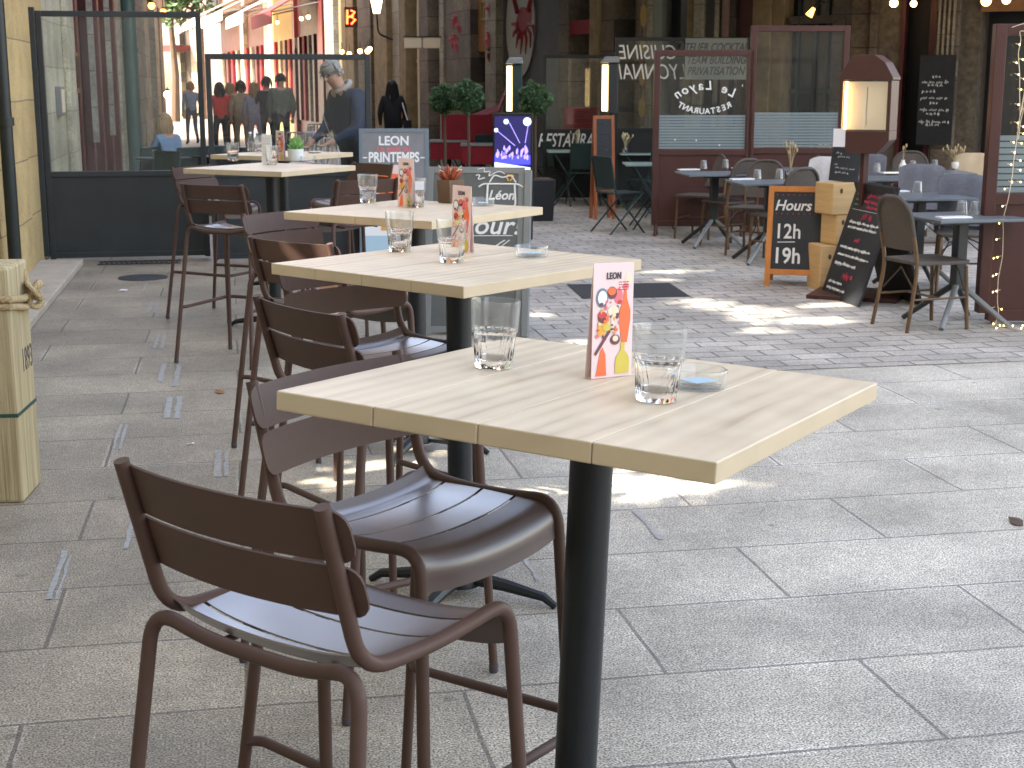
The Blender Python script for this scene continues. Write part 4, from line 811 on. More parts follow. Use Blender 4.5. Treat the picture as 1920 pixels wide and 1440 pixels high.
# near right brown windbreak with fairy lights
dN = GD(607); q = G(1828, 607); Wn = 1.3
b3, pn3 = screen('windbreak', 'near brown windbreak at the right edge, hung with a string of small lights', 'brown windbreaks of the restaurant on the right', (q.x, q.y, 0), FACE, Wn, ZD(45, dN), ZD(362, dN), ZD(600, dN), M['brownframe'], z0=.08, fr=.075, th=.085, frost=ZD(250, dN), nfr=9)
for x in (.12, Wn - .1):
    MB().poly([(x - .05, .08), (x + .06, .08), (x + .035, .0), (x - .0, .0)], -.03, .03).build('caster', M['greyalu'], b3, bev=.004)
mn = dN / F * cos(PITCH)
fl = thing('fairy_lights', 'string of small warm lights hanging down the near brown windbreak', 'string lights', (q.x, q.y, 0), FACE)
def fp(px, py, y=-.06): return ((px - 1829) * mn, y, ZD(py, dN))
paths = [[(1856, 52), (1872, 46), (1893, 42), (1889, 60), (1870, 58), (1874, 75), (1871, 100), (1876, 140), (1879, 175), (1882, 215), (1880, 260), (1876, 300), (1876, 330), (1871, 370), (1864, 410), (1866, 440), (1868, 480), (1862, 520), (1864, 560), (1868, 590), (1858, 612)],
         [(1888, 44), (1893, 60), (1912, 72), (1905, 110), (1897, 150), (1890, 190), (1884, 230), (1882, 260)], [(1908, 72), (1916, 78), (1908, 100), (1895, 140), (1888, 175), (1884, 210)], [(1886, 75), (1892, 110), (1890, 150), (1884, 200), (1880, 240)]]
for pth in paths:
    P = fillet([fp(a, b_, -.055 - .008 * (i % 2)) for i, (a, b_) in enumerate(pth)], .02, 3); MB().tube(P, .0022, 5).build('wire', M['p_cream'], fl)
rn = random.Random(3)
m0 = MB().ball((0, 0, 0), (.0042, .0042, .0065), 6, 4).mesh('bulb', True, [M['fairy']])
bl_pts = [(1871, 84), (1895, 88), (1879, 112), (1901, 108), (1873, 140), (1905, 140), (1880, 168), (1899, 168), (1893, 186), (1877, 196), (1891, 205), (1878, 230), (1889, 237), (1873, 266), (1888, 268), (1890, 250), (1871, 308), (1888, 300), (1889, 318), (1875, 340), (1862, 353), (1860, 385), (1856, 417), (1853, 447), (1850, 482), (1857, 480), (1851, 515), (1857, 512), (1853, 545), (1860, 543), (1852, 575), (1872, 577), (1858, 604), (1868, 118), (1884, 148), (1876, 285), (1891, 340)]
for a, b_ in bl_pts:
    o = bpy.data.objects.new('bulb', m0); COL.objects.link(o); o.parent = fl; o.location = fp(a, b_, -.07)
    MB().tube([fp(a, b_, -.068), fp(a + (8 if a < 1868 else -6), b_ - 2, -.058)], .002, 4).build('stem', M['p_cream'], fl)
f2 = thing('fairy_lights', 'loose end of the light string lying on the paving at the right', 'string lights', G(1890, 620), FACE); P = [(-.08, 0, .01), (-.04, .05, .02), (0, .09, .012), (.04, .03, .02), (.08, -.02, .012), (.11, .04, .02)]
MB().tube(fillet(P, .02), .002, 5).build('wire', M['p_cream'], f2)
for x, y, z in P: o = bpy.data.objects.new('bulb', m0); COL.objects.link(o); o.parent = f2; o.location = (x, y, z + .008)
# black glass screens behind
dK = 19.2; q = DG(1153, dK); mk = dK / F * cos(PITCH)
t3, pn = screen('windbreak', 'black framed windbreak with large white mirrored lettering', 'black windbreaks behind the green chairs', (q.x, q.y, 0), FACE, 258 * mk, ZD(70, dK), ZD(240, dK), .1, M['blackframe'], fr=.045, th=.05)
text('CUISINE', .26, M['chalk'], pn, (62 * mk, -.006, ZD(99, dK)), (pi / 2, 0, 0), True, .2, sx=.8); text('LYONNAISE', .28, M['chalk'], pn, (58 * mk, -.006, ZD(136, dK)), (pi / 2, 0, 0), True, .25, sx=.72)
sg_ = thing('notice_panel', 'grey green panel with dark slanted lettering behind the glass', 'sign', D(1342, 110, dK - .12), FACE)
MB().span(-57 * mk, 57 * mk, -.01, .01, -38 * mk, 37 * mk).build('board', M['signgrey'], sg_)
for i, (tx, py_) in enumerate((('ATELIER COCKTAILS', 90), ('TEAM BUILDING', 113), ('PRIVATISATION', 133))): text(tx, .145, M['p_ink'], sg_, (0, -.0115, (110 - py_) * mk), shear=.3, sx=.72, bold=.002)
dD = 20.4; q = DG(1018, dD); md = dD / F * cos(PITCH)
t4, pn = screen('windbreak', 'dark framed windbreak with a black panel reading restaurant in white', 'black windbreaks behind the green chairs', (q.x, q.y, 0), FACE, 140 * md, ZD(103, dD), ZD(242, dD), .06, M['blackframe'], fr=.045, th=.05)
text('RESTAURANT', .26, M['chalk'], t4, (58 * md, -.02, ZD(264, dD)), shear=.3, sx=.62, bold=.003)
q = DG(1160, dD - .6); t5 = thing('lettered_panel', 'low black panel with white hand lettering between the windbreaks', 'sign', (q.x, q.y, 0), FACE)
MB().span(0, 80 * md, -.02, .02, .1, ZD(240, dD - .6)).build('panel', M['blackframe'], t5, bev=.005); text('A. POU', .27, M['chalk'], t5, (48 * md, -.022, ZD(262, dD)), shear=.3, sx=.7); MB().tube([(.02, 0, 0), (.02, 0, .1)], .02, 6).build('leg', M['blackframe'], t5)
#LANTERNS
dh = GD(556); q = DG(1628, dh); mh = dh / F * cos(PITCH)
ln = thing('menu_lantern', 'brown menu case on a pole, lit from inside, standing among the tables', 'menu case', (q.x, q.y, 0), FACE - .42)
z = lambda py: ZD(py, dh)
out = [(-50, 150), (-50, 145), (-34, 117), (-15, 103), (15, 103), (34, 117), (50, 145), (50, 150)]
m = MB(); m.poly([(a * mh, z(b_)) for a, b_ in out], -.12, .22); m.build('hood', M['brownframe'], ln, bev=.004)
m = MB(); m.poly([(a * mh, z(b_)) for a, b_ in [(-48, 245), (48, 245), (48, 262), (26, 287), (-26, 287), (-48, 262)]], -.118, .218); m.build('lower_case', M['brownframe'], ln, bev=.004)
m = MB(); m.span(-48 * mh, -41 * mh, -.115, .215, z(245), z(151)); m.span(41 * mh, 48 * mh, -.115, .215, z(245), z(151)); m.span(-41 * mh, 41 * mh, -.02, .02, z(245), z(151)); m.build('side_panel', M['brownframe'], ln, bev=.003)
MB().span(-39 * mh, 40 * mh, -.035, -.022, z(243), z(153)).build('menu_pages', M['lit'], ln); MB().span(0, 1.5 * mh, -.037, -.0352, z(235), z(163)).build('page_fold', M['p_bluegrey'], ln)
MB().tube([(-37 * mh, -.07, z(243)), (-37 * mh, -.07, z(153))], .010, 8).build('light_tube', M['lampw'], ln)
MB().span(-41 * mh, 41 * mh, -.112, -.109, z(245), z(151)).build('front_glass', M['pane'], ln)
MB().span(-15 * mh - .16, -15 * mh - .155 + .085, -.126, -.122, z(275), z(241)).build('paper_notice', M['paper'], ln)
MB().tube([(0, 0, .03), (0, 0, z(286))], .034, 4).build('pole', M['brownframe'], ln, bev=.003)
MB().span(-.34, .34, -.3, .3, .0, .035).build('base_plate', M['brownframe'], ln, bev=.005)
def small_lantern(px, top, bot, dep, cap_m, lab):
    q = DG(px, dep); t = thing('menu_lantern', lab, 'menu case', (q.x, q.y, 0), FACE, 'narrow menu cases with a yellow light strip'); k = dep / F * cos(PITCH); z = lambda y: ZD(y, dep)
    MB().span(-2 * k, 16 * k, -.1, .1, z(bot), z(top + 12)).build('case', M[cap_m], t, bev=.01); MB().poly([(-16 * k, z(top + 12)), (18 * k, z(top + 12)), (16 * k, z(top)), (-8 * k, z(top))], -.15, .15).build('cap', M['greyalu'], t, bev=.01)
    MB().span(-13 * k, -3 * k, -.06, .02, z(bot - 4), z(top + 16)).build('light_strip', M['lampy'], t); MB().tube([(6 * k, 0, 0), (6 * k, 0, z(bot))], .05, 10).build('pole', M[cap_m], t); return t
small_lantern(963, 108, 212, 18, 'greenmetal', 'green menu case with a yellow light strip left of the round ball shrub'); small_lantern(1142, 106, 212, 18.3, 'anthra', 'dark blue grey menu case with a yellow light strip above the orange chalkboard')
#BOARDS
def aboard(name, lab, loc, rz, W_, Hh, mf, mp, fr=.035, spread=.22, cat='A-board', foot=0, group=None):
    t = thing(name, lab, cat, loc, rz, group); fp_ = None; ang = atan2(spread, Hh); L = sqrt(Hh * Hh + spread * spread)
    for sg in (1, -1):
        b = MB(); b.span(-W_ / 2, -W_ / 2 + fr, -.012, .012, 0, L); b.span(W_ / 2 - fr, W_ / 2, -.012, .012, 0, L); b.span(-W_ / 2 + fr, W_ / 2 - fr, -.011, .011, L - fr, L); b.span(-W_ / 2 + fr, W_ / 2 - fr, -.011, .011, foot, foot + fr)
        y = -spread * sg; o = b.build('frame' if sg > 0 else 'rear_frame', mf, t, (0, y, 0), (-ang * sg, 0, 0), bev=.002)
        pn = MB().span(-W_ / 2 + fr, W_ / 2 - fr, -.006, .006, foot + fr, L - fr).build('board' if sg > 0 else 'rear_board', mp, t, (0, y, 0), (-ang * sg, 0, 0))
        if sg > 0: fp_ = pn; 
    return t, fp_, L
# grey chalkboard with the pot drawing
q = G(902, 628); t, bd, L = aboard('chalkboard', 'grey chalkboard with a white cooking pot doodle and an orange heart', (q.x, q.y + .16, 0), FACE - .12, .64, 1.085, M['greyalu'], M['slateg'], .04, .2, foot=.02)
MB().span(.322, .365, -.03, .05, 0, L * .985).build('side_channel', M['greyalu'], bd, bev=.002)
Y = -.0085
def stroke(P, r=.006, mm='chalk', par=None, nm='chalk_drawing', sm=.02): MB().tube(fillet([(a, Y, b_) for a, b_ in P], sm, 4), r, 6).build(nm, M[mm], par or bd)
dz = .07; dx = .03
def st2(P, *a): stroke([(x + dx, z + dz) for x, z in P], *a)
st2([(.05, .93), (.045, .80), (.075, .745), (.2, .745), (.235, .79), (.225, .93)], .007); st2([(-.01, .905), (.02, .925), (.25, .925), (.285, .905)], .006); st2([(.06, .935), (.09, .985), (.15, .965), (.2, .985), (.235, .935)], .005)
st2([(-.02, 1.02), (.03, 1.03), (.02, 1.0), (.07, 1.01), (.05, .97), (.1, 1.0), (.13, 1.01), (.16, .99)], .004); st2([(-.03, .98), (.0, .985), (-.02, .95), (.03, .965)], .004)
text('Léon', .085, M['chalk'], bd, (.17, Y, .92), bold=.002, shear=.25)
stroke([(.215, 1.015), (.20, 1.045), (.215, 1.055), (.225, 1.045), (.235, 1.055), (.25, 1.045), (.225, 1.015)], .005, 'p_amber')
text('Jour!', .17, M['chalk'], bd, (.12, Y, .72), shear=.25, bold=.002, sx=1.05); stroke([(-.02, .655), (.25, .66)], .003); stroke([(.14, .59), (.2, .63)], .004); stroke([(.18, .59), (.23, .63)], .004); stroke([(.22, .52), (.22, .36), (.24, .36), (.26, .40)], .005)
# blue-grey poster board
q = G(745, 492); t, bd, L = aboard('poster_board', 'blue grey poster board with white lettering and an orange drink glass', (q.x, q.y + .12, 0), FACE, .64, 1.22, M['bluealu'], M['postergrey'], .035, .16)
text('LEON', .115, M['p_white'], bd, (0, Y, L - .115), bold=.003, sx=.95); text('Le goût du', .072, M['p_pinkp'], bd, (0, Y, L - .185), bold=.001); text('PRINTEMPS', .125, M['p_white'], bd, (0, Y, L - .265), bold=.004, sx=.75)
MB().span(-.285, -.245, Y - .001, Y, L - .27, L - .26).build('lettering', M['p_white'], bd); MB().span(.245, .285, Y - .001, Y, L - .27, L - .26).build('lettering', M['p_white'], bd)
m = MB(); m.span(-.28, .28, Y, Y + .002, .06, .62); m.build('poster_ground', M['p_lblue'], bd); m = MB(); m.span(-.28, .28, Y - .001, Y - .0002, .25, .75); m.build('poster_table', M['p_white'], bd)
m = MB(); m.poly([(-.20, .90), (.18, .90), (.16, .70), (.08, .58), (.02, .53), (.02, .25), (-.04, .25), (-.04, .53), (-.1, .58), (-.18, .70)], Y - .003, Y - .0015); m.build('wine_glass_print', M['card'], bd)
m = MB(); m.poly([(-.19, .84), (.17, .80), (.15, .68), (.07, .58), (-.09, .58), (-.17, .68)], Y - .005, Y - .0035); m.build('drink_print', M['p_orange'], bd)
MB().span(-.12, .12, Y - .006, Y - .0005, .30, .46).build('dish_print', M['p_amber'], bd); text('2,95', .07, M['p_bluegrey'], bd, (.02, Y - .008, .2)) if False else None
# orange framed A-board on the right
q = G(1508, 538); t, bd, L = aboard('chalkboard', 'orange framed A-board with opening hours in white chalk', (q.x, q.y + .17, 0), FACE - .25, .50, .80, M['orangewood'], M['slate'], .045, .2, foot=.1)
text('Hours', .12, M['chalk'], bd, (-.05, Y, .665), shear=.25, sx=.95, bold=.002); text('12h', .17, M['chalk'], bd, (-.08, Y, .45), bold=.002, sx=.85); text('19h', .18, M['chalk'], bd, (-.08, Y, .25), bold=.003, sx=.85); stroke([(-.16, .365), (-.02, .37)], .004)
m = MB(); [m.ball((-.18 + .045 * i, Y, .60), .006, 5, 3) for i in range(8)]; [m.ball((-.18 + .045 * i, Y, .755), .005, 5, 3) for i in range(8)]; m.build('chalk_dots', M['chalkr'], bd)
for sx in (-1, 1): pass
# stacked pine blocks with a small chalkboard on top
q = G(1566, 545); k = GD(545) / F * cos(PITCH)
bt = [(.0, .0, .26, .26, .36, 'lowest of three stacked pine blocks beside the black menu board'), (.07, .362, .21, .21, .24, 'middle one of three stacked pine blocks'), (.05, .604, .27, .26, .25, 'top one of three stacked pine blocks with a small dark board on it')]
for x, z0_, wx, wy, hz_, lab in bt:
    o = tag(MB().span(-wx / 2, wx / 2, -wy / 2, wy / 2, 0, hz_).build('wooden_block', M['block'], None, Vector((q.x, q.y + .15, z0_)) + CR * x, (0, 0, FACE + .2 + x * 3), bev=.01), lab, 'block', 'stacked pine blocks')
    m = MB(); m.ball((-wx * .2, -wy / 2 - .001, hz_ * .75), (.014, .002, .022), 8, 5); m.build('knot', M['bark'], o)
t = thing('chalkboard', 'small black chalkboard leaning on top of the stacked pine blocks', 'chalkboard', Vector((q.x, q.y + .14, .856)) + CR * .08, FACE + .1)
b = MB().span(-.12, .12, -.008, .008, 0, .36).build('board', M['slate'], t, rot=(-.1, .12, 0), bev=.003)
m = MB(); [scribble(m, x0, zz, w_, .016, -.010, .0022, i, nw) for i, (x0, zz, w_, nw) in enumerate([(-.02, .33, .12, 2), (-.09, .22, .05, 1), (-.07, .195, .1, 2), (-.09, .13, .04, 1), (-.08, .105, .16, 3), (-.08, .07, .11, 2)])]; m.build('chalk_writing', M['chalk'], b); m = MB(); scribble(m, -.05, .285, .14, .018, -.010, .0022, 9, 2); m.build('chalk_writing', M['chalkr'], b)
# black leaning menu board
qa = G(1541, 551); qb = G(1610, 577); d = qb - qa; rz_ = atan2(d.y, d.x); md_ = (qa + qb) / 2
t = thing('chalkboard', 'tall black menu A-board with red headings, standing beside the bistro chair', 'A-board', (md_.x, md_.y, 0), rz_); W_ = d.length; L = .92; ang = .30
bd = MB().span(-W_ / 2, W_ / 2, -.01, .01, 0, L).build('board', M['slate'], t, (0, 0, 0), (-ang, .0, 0), bev=.003); MB().span(-W_ / 2, W_ / 2, -.01, .01, 0, L).build('rear_board', M['slate'], t, (0, .5, 0), (ang, 0, 0), bev=.003)
m = MB(); mr = MB(); mg = MB(); Y = -.0125
for i, (x0, zz, w_, nw, hh) in enumerate([(x_ * W_ / .4, z_, w__ * W_ / .4, n_, h_) for x_, z_, w__, n_, h_ in [(-.15, .60, .30, 5, .02), (-.15, .56, .29, 5, .02), (-.16, .40, .31, 5, .02), (-.16, .34, .32, 5, .02), (-.16, .27, .22, 3, .024), (-.16, .12, .14, 3, .022), (-.16, .07, .2, 4, .02)]]): scribble(m, x0, zz, w_, hh, Y, .0028, i + 20, nw)
for i, (x0, zz, w_, nw, hh) in enumerate([(x_ * W_ / .4, z_, w__ * W_ / .4, n_, h_) for x_, z_, w__, n_, h_ in [(-.05, .82, .2, 2, .03), (-.07, .77, .22, 3, .025), (-.03, .73, .16, 2, .022), (-.04, .655, .1, 1, .05), (-.04, .47, .07, 1, .045), (-.04, .185, .1, 1, .045)]]): scribble(mr, x0, zz, w_, hh, Y, .0035, i + 40, nw)
for i, zz in enumerate((.82, .78, .74)): scribble(mg, -.4 * W_, zz, .08, .014, Y, .0022, i + 60, 1)
m.tube([(-.42 * W_, Y, .70), (.42 * W_, Y, .70)], .0018, 5); m.build('chalk_writing', M['chalk'], bd); mr.build('chalk_headings', M['chalkr'], bd); mg.build('chalk_writing', M['chalkg'], bd)
# narrow orange chalkboard
q = G(1133, 412); t, bd, L = aboard('chalkboard', 'tall narrow orange framed chalkboard between the green chairs', (q.x, q.y + .1, 0), FACE + .25, .27, 1.25, M['orangedk'], M['slate'], .04, .1, foot=.32)
m = MB(); [scribble(m, -.07, .45 + i * .1, .13, .02, -.009, .002, i + 70, 2) for i in range(8)]; m.build('chalk_writing', M['p_bluegrey'], bd)
# hanging slate
p_, dd = onR1(1763, 188, -.2); kk = dd / F * cos(PITCH); t = thing('chalkboard', 'long black slate with white writing hung on the stone pier', 'chalkboard', p_, R1rz)
b = MB().span(-33 * kk, 33 * kk, -.012, .012, -83 * kk, 83 * kk).build('board', M['slate'], t, bev=.004); m = MB()
for i, (x0, py, w_) in enumerate([(-8, 145, 14), (-27, 155, 50), (-16, 160, 30), (-26, 172, 24), (-28, 184, 50), (-10, 193, 14), (-28, 206, 54), (-16, 213, 28), (-29, 228, 56), (-16, 233, 30)]): scribble(m, x0 * kk, (188 - py) * kk, w_ * kk, .035, -.015, .005, i + 80, 4)
m.build('chalk_writing', M['chalk'], b)
# video totem
dt = 14.2; q = DG(961, dt); kk = dt / F * cos(PITCH); zt = ZD(212, dt); zb = ZD(318, dt)
t = thing('video_totem', 'upright video screen showing a blue stage show on a black stand', 'screen', (q.x, q.y, 0), FACE - .1); MB().span(-38 * kk, 38 * kk, 0, .08, .12, zt).build('casing', M['blackframe'], t, bev=.006)
s_ = MB().span(-34 * kk, 34 * kk, -.004, -.001, zb, zt - .03).build('display', M['scr_dark'], t); MB().span(-.22, .22, -.12, .2, 0, .03).build('base', M['blackframe'], t, bev=.004); hh = zt - .03 - zb
m = MB(); m.span(-34 * kk, 34 * kk, -.006, -.0042, zb + hh * .1, zb + hh * .27); m.build('picture', M['scr_blue'], s_)
m = MB(); rn = random.Random(4)
for i in range(46): x = rn.uniform(-31, 31) * kk; z0_ = zb + hh * rn.uniform(.22, .42); m.disc((x, z0_), rn.uniform(.004, .012), -.008, -.0062, 7, rn.uniform(.012, .03))
for a_, b_ in (((-28, .72), (5, .45)), ((-6, .88), (14, .5)), ((30, .85), (24, .5))): m.tube([(a_[0] * kk, -.006, zb + hh * a_[1]), (b_[0] * kk, -.006, zb + hh * b_[1])], .0035, 5)
m.build('picture', M['scr_violet'], s_); m = MB(); m.disc((28 * kk, zb + hh * .9), .04, -.008, -.0062); m.disc((-12 * kk, zb + hh * .9), .025, -.008, -.0062); m.disc((-31 * kk, zb + hh * .74), .02, -.008, -.0062); m.poly([(-34 * kk, zb), (34 * kk, zb), (34 * kk, zb + hh * .04), (-34 * kk, zb + hh * .14)], -.008, -.0062); m.build('picture', M['scr_white'], s_)
#PEOPLE
def person(lab, loc, rz, hgt=1.72, pose=None, top='c_black', legs='c_jean', hair='hairb', hairlen=.1, skirt=False, face=True, bulk=1.0, sleeve=True, hood=None, glasses=False, group=None):
    """continuous skinned body, facing local +y"""
    k = hgt / 1.75; P = dict(pel=(0, 0, .95), wst=(0, 0, 1.10), chs=(0, 0, 1.30), nck=(0, -.01, 1.48), hb=(0, .0, 1.56), hd=(0, .015, 1.66),
        shL=(-.17, 0, 1.42), elL=(-.24, -.02, 1.14), wrL=(-.23, .08, .92), shR=(.17, 0, 1.42), elR=(.24, -.02, 1.14), wrR=(.23, .08, .92),
        hpL=(-.095, 0, .92), knL=(-.10, .03, .50), anL=(-.10, -.02, .09), hpR=(.095, 0, .92), knR=(.10, .03, .50), anR=(.10, -.02, .09))
    look = Vector((0, 1, 0))
    if pose: P.update({a: b for a, b in pose.items() if a != 'look'}); look = Vector(pose.get('look', look))
    for q, a in (('L', 'an'), ('R', 'an')):
        v = P[a + q]; P['to' + q] = (v[0] * 1.1, v[1] + .15, max(.03, v[2] - .055))
    R = dict(pel=.155, wst=.125, chs=.145, nck=.055, hb=.07, hd=.092, sh=.062, el=.045, wr=.028, hp=.088, kn=.058, an=.042, to=.034)
    names = list(P); V = [Vector(P[n]) for n in names]; rad = [R[n.rstrip('LR')] * (bulk if n[:2] in ('pe', 'ws', 'ch', 'sh', 'el') else 1) for n in names]; ix = {n: i for i, n in enumerate(names)}
    Ed = [('pel', 'wst'), ('wst', 'chs'), ('chs', 'nck'), ('nck', 'hb'), ('hb', 'hd')] + [(a + s_, b + s_) for s_ in 'LR' for a, b in (('sh', 'el'), ('el', 'wr'), ('hp', 'kn'), ('kn', 'an'), ('an', 'to'))] + [('chs', 'sh' + s_) for s_ in 'LR'] + [('pel', 'hp' + s_) for s_ in 'LR']
    E_ = [(ix[a], ix[b]) for a, b in Ed]
    # nose
    hd = Vector(P['hd']); nk = Vector(P['hb']); up = (hd - nk).normalized(); fw = look; fw = (fw - up * fw.dot(up)).normalized(); rt = fw.cross(up)
    for s_ in 'LR':
        wr = Vector(P['wr' + s_]); el = Vector(P['el' + s_]); d = (wr - el).normalized(); sd = d.cross(Vector((0, 1, 0) if abs(d.y) < .8 else (0, 0, 1))).normalized(); nn = sd.cross(d)
        i0 = len(V); V.append(wr + d * .065); rad.append(.030); E_.append((ix['wr' + s_], i0))
        for f in range(4):
            o_ = (f - 1.5) * .017; L_ = (.062, .072, .068, .052)[f]; b0 = len(V); V += [wr + d * .085 + sd * o_, wr + d * (.085 + L_ * .55) + sd * o_ * 1.1 + nn * .008, wr + d * (.085 + L_) + sd * o_ * 1.1 + nn * .028]; rad += [.010, .0088, .007]; E_ += [(i0, b0), (b0, b0 + 1), (b0 + 1, b0 + 2)]
        sgn = 1 if s_ == 'L' else -1; b0 = len(V); V += [wr + d * .045 + sd * sgn * .03, wr + d * .085 + sd * sgn * .05 + nn * .01]; rad += [.0115, .009]; E_ += [(i0, b0), (b0, b0 + 1)]
    me = bpy.data.meshes.new('b'); me.from_pydata([v * k for v in V], E_, []); ob = bpy.data.objects.new('b', me); COL.objects.link(ob)
    sk = ob.modifiers.new('s', 'SKIN'); sk.use_smooth_shade = True; sv = me.skin_vertices[0].data
    for i, r_ in enumerate(rad): sv[i].radius = (r_ * k * (1.18 if i < 3 else 1), r_ * k)
    sv[0].use_root = True
    ss = ob.modifiers.new('u', 'SUBSURF'); ss.levels = 2; bpy.context.view_layer.update()
    m2 = bpy.data.meshes.new_from_object(ob.evaluated_get(bpy.context.evaluated_depsgraph_get())); bpy.data.objects.remove(ob); m2.name = 'body'; m2.materials.clear()
    for mm in (M['skin'], M[top], M[legs], M['c_shoe']): m2.materials.append(mm)
    SK = [(V[a] * k, V[b] * k, (names[a] if a < len(names) else 'hand', names[b] if b < len(names) else 'hand')) for a, b in E_]
    def zone(p):
        best = 9; z_ = 0
        for a, b, (na, nb) in SK:
            ab = b - a; q = max(0, min(1, (p - a).dot(ab) / max(ab.length_squared, 1e-9))); d_ = (p - a - ab * q).length
            if d_ < best:
                best = d_
                if 'hand' in (na, nb): z_ = 0
                elif nb[:2] in ('hb', 'hd', 'lo') or (nb == 'nck' and q > .85): z_ = 0
                elif nb[:2] == 'to': z_ = 3
                elif nb[:2] in ('kn', 'an') or na[:2] in ('kn',): z_ = 2
                elif nb[:2] == 'wr': z_ = 1 if q < .93 else 0
                elif nb[:2] == 'hp': z_ = 2
                elif nb == 'wst' and q < .1: z_ = 1
                else: z_ = 1
        return z_
    for p in m2.polygons: p.material_index = zone(p.center); p.use_smooth = True
    t = bpy.data.objects.new('person', m2); COL.objects.link(t); t.location = loc; t.rotation_euler = (0, 0, rz); tag(t, lab, 'person', group)
    # hair cap
    hdk = hd * k; m = MB(); N = 14
    bk = -fw
    for i in range(230):
        a = random.uniform(0, 2 * pi); e = random.uniform(-.35, 1.35); dv = rt * cos(a) * cos(e) + fw * sin(a) * cos(e) + up * sin(e)
        if dv.dot(fw) > (.1 if e < .6 else .5): continue
        c_ = hdk + dv * .098 * k; dn = (Vector((0, 0, -1)) + dv * .12).normalized() if e < .7 else (bk * .8 + Vector((0, 0, -.75)) + dv * .1).normalized(); L_ = .035 + (hairlen if (e < .5 and dv.dot(bk) > -.35) else 0)
        m.tube([c_, c_ + dn * L_ * .5 * k + dv * .006, c_ + dn * L_ * k - dv * .01], [.014 * k, .016 * k, .003 * k], 5)
    m.ball(hdk + up * .026 * k + bk * .030 * k, (.088 * k, .090 * k, .088 * k), 14, 9); m.build('hair', M[hair], t, smooth=True)
    if face:
        m = MB(); eye = MB()
        for sx in (-1, 1):
            eye.ball(hdk + fw * .088 * k + rt * sx * .032 * k + up * .005, .010 * k, 8, 5); m.ball(hdk + rt * sx * .092 * k - up * .01, (.012, .018, .030), 8, 5)
        eye.build('eyes', M['p_ink'], t, smooth=True); m.tube([hdk + fw * .088 * k + up * .008, hdk + fw * .118 * k - up * .030, hdk + fw * .09 * k - up * .036], [.008, .014, .010], 7); m.build('nose_and_ears', M['skin'], t, smooth=True)
        MB().tube([hdk + fw * .094 * k - up * .058 - rt * .022, hdk + fw * .102 * k - up * .060, hdk + fw * .094 * k - up * .058 + rt * .022], .005, 5).build('mouth', M['p_red'], t, smooth=True)
    if glasses:
        m = MB()
        for sx in (-1, 1): c_ = hdk + fw * .105 * k + rt * sx * .034 * k + up * .004; m.tube([c_ + rt * .026 * cos(q) + up * .019 * sin(q) for q in [j * pi / 8 for j in range(16)]], .003, 5, closed=True); m.tube([c_ + rt * sx * .026, hdk + rt * sx * .094 * k + up * .004], .0025, 5)
        m.tube([hdk + fw * .108 * k + rt * .009, hdk + fw * .108 * k - rt * .009], .0025, 5); m.build('glasses', M['p_ink'], t)
    if hood:
        nkk = Vector(P['nck']) * k; m = MB(); m.tube([nkk + Vector((.085 * cos(q), .075 * sin(q) - .01, .035 - .05 * sin(q))) for q in [j * pi / 9 for j in range(18)]], .026, 8, closed=True); m.build('hood', M[hood], t, smooth=True)
    return t
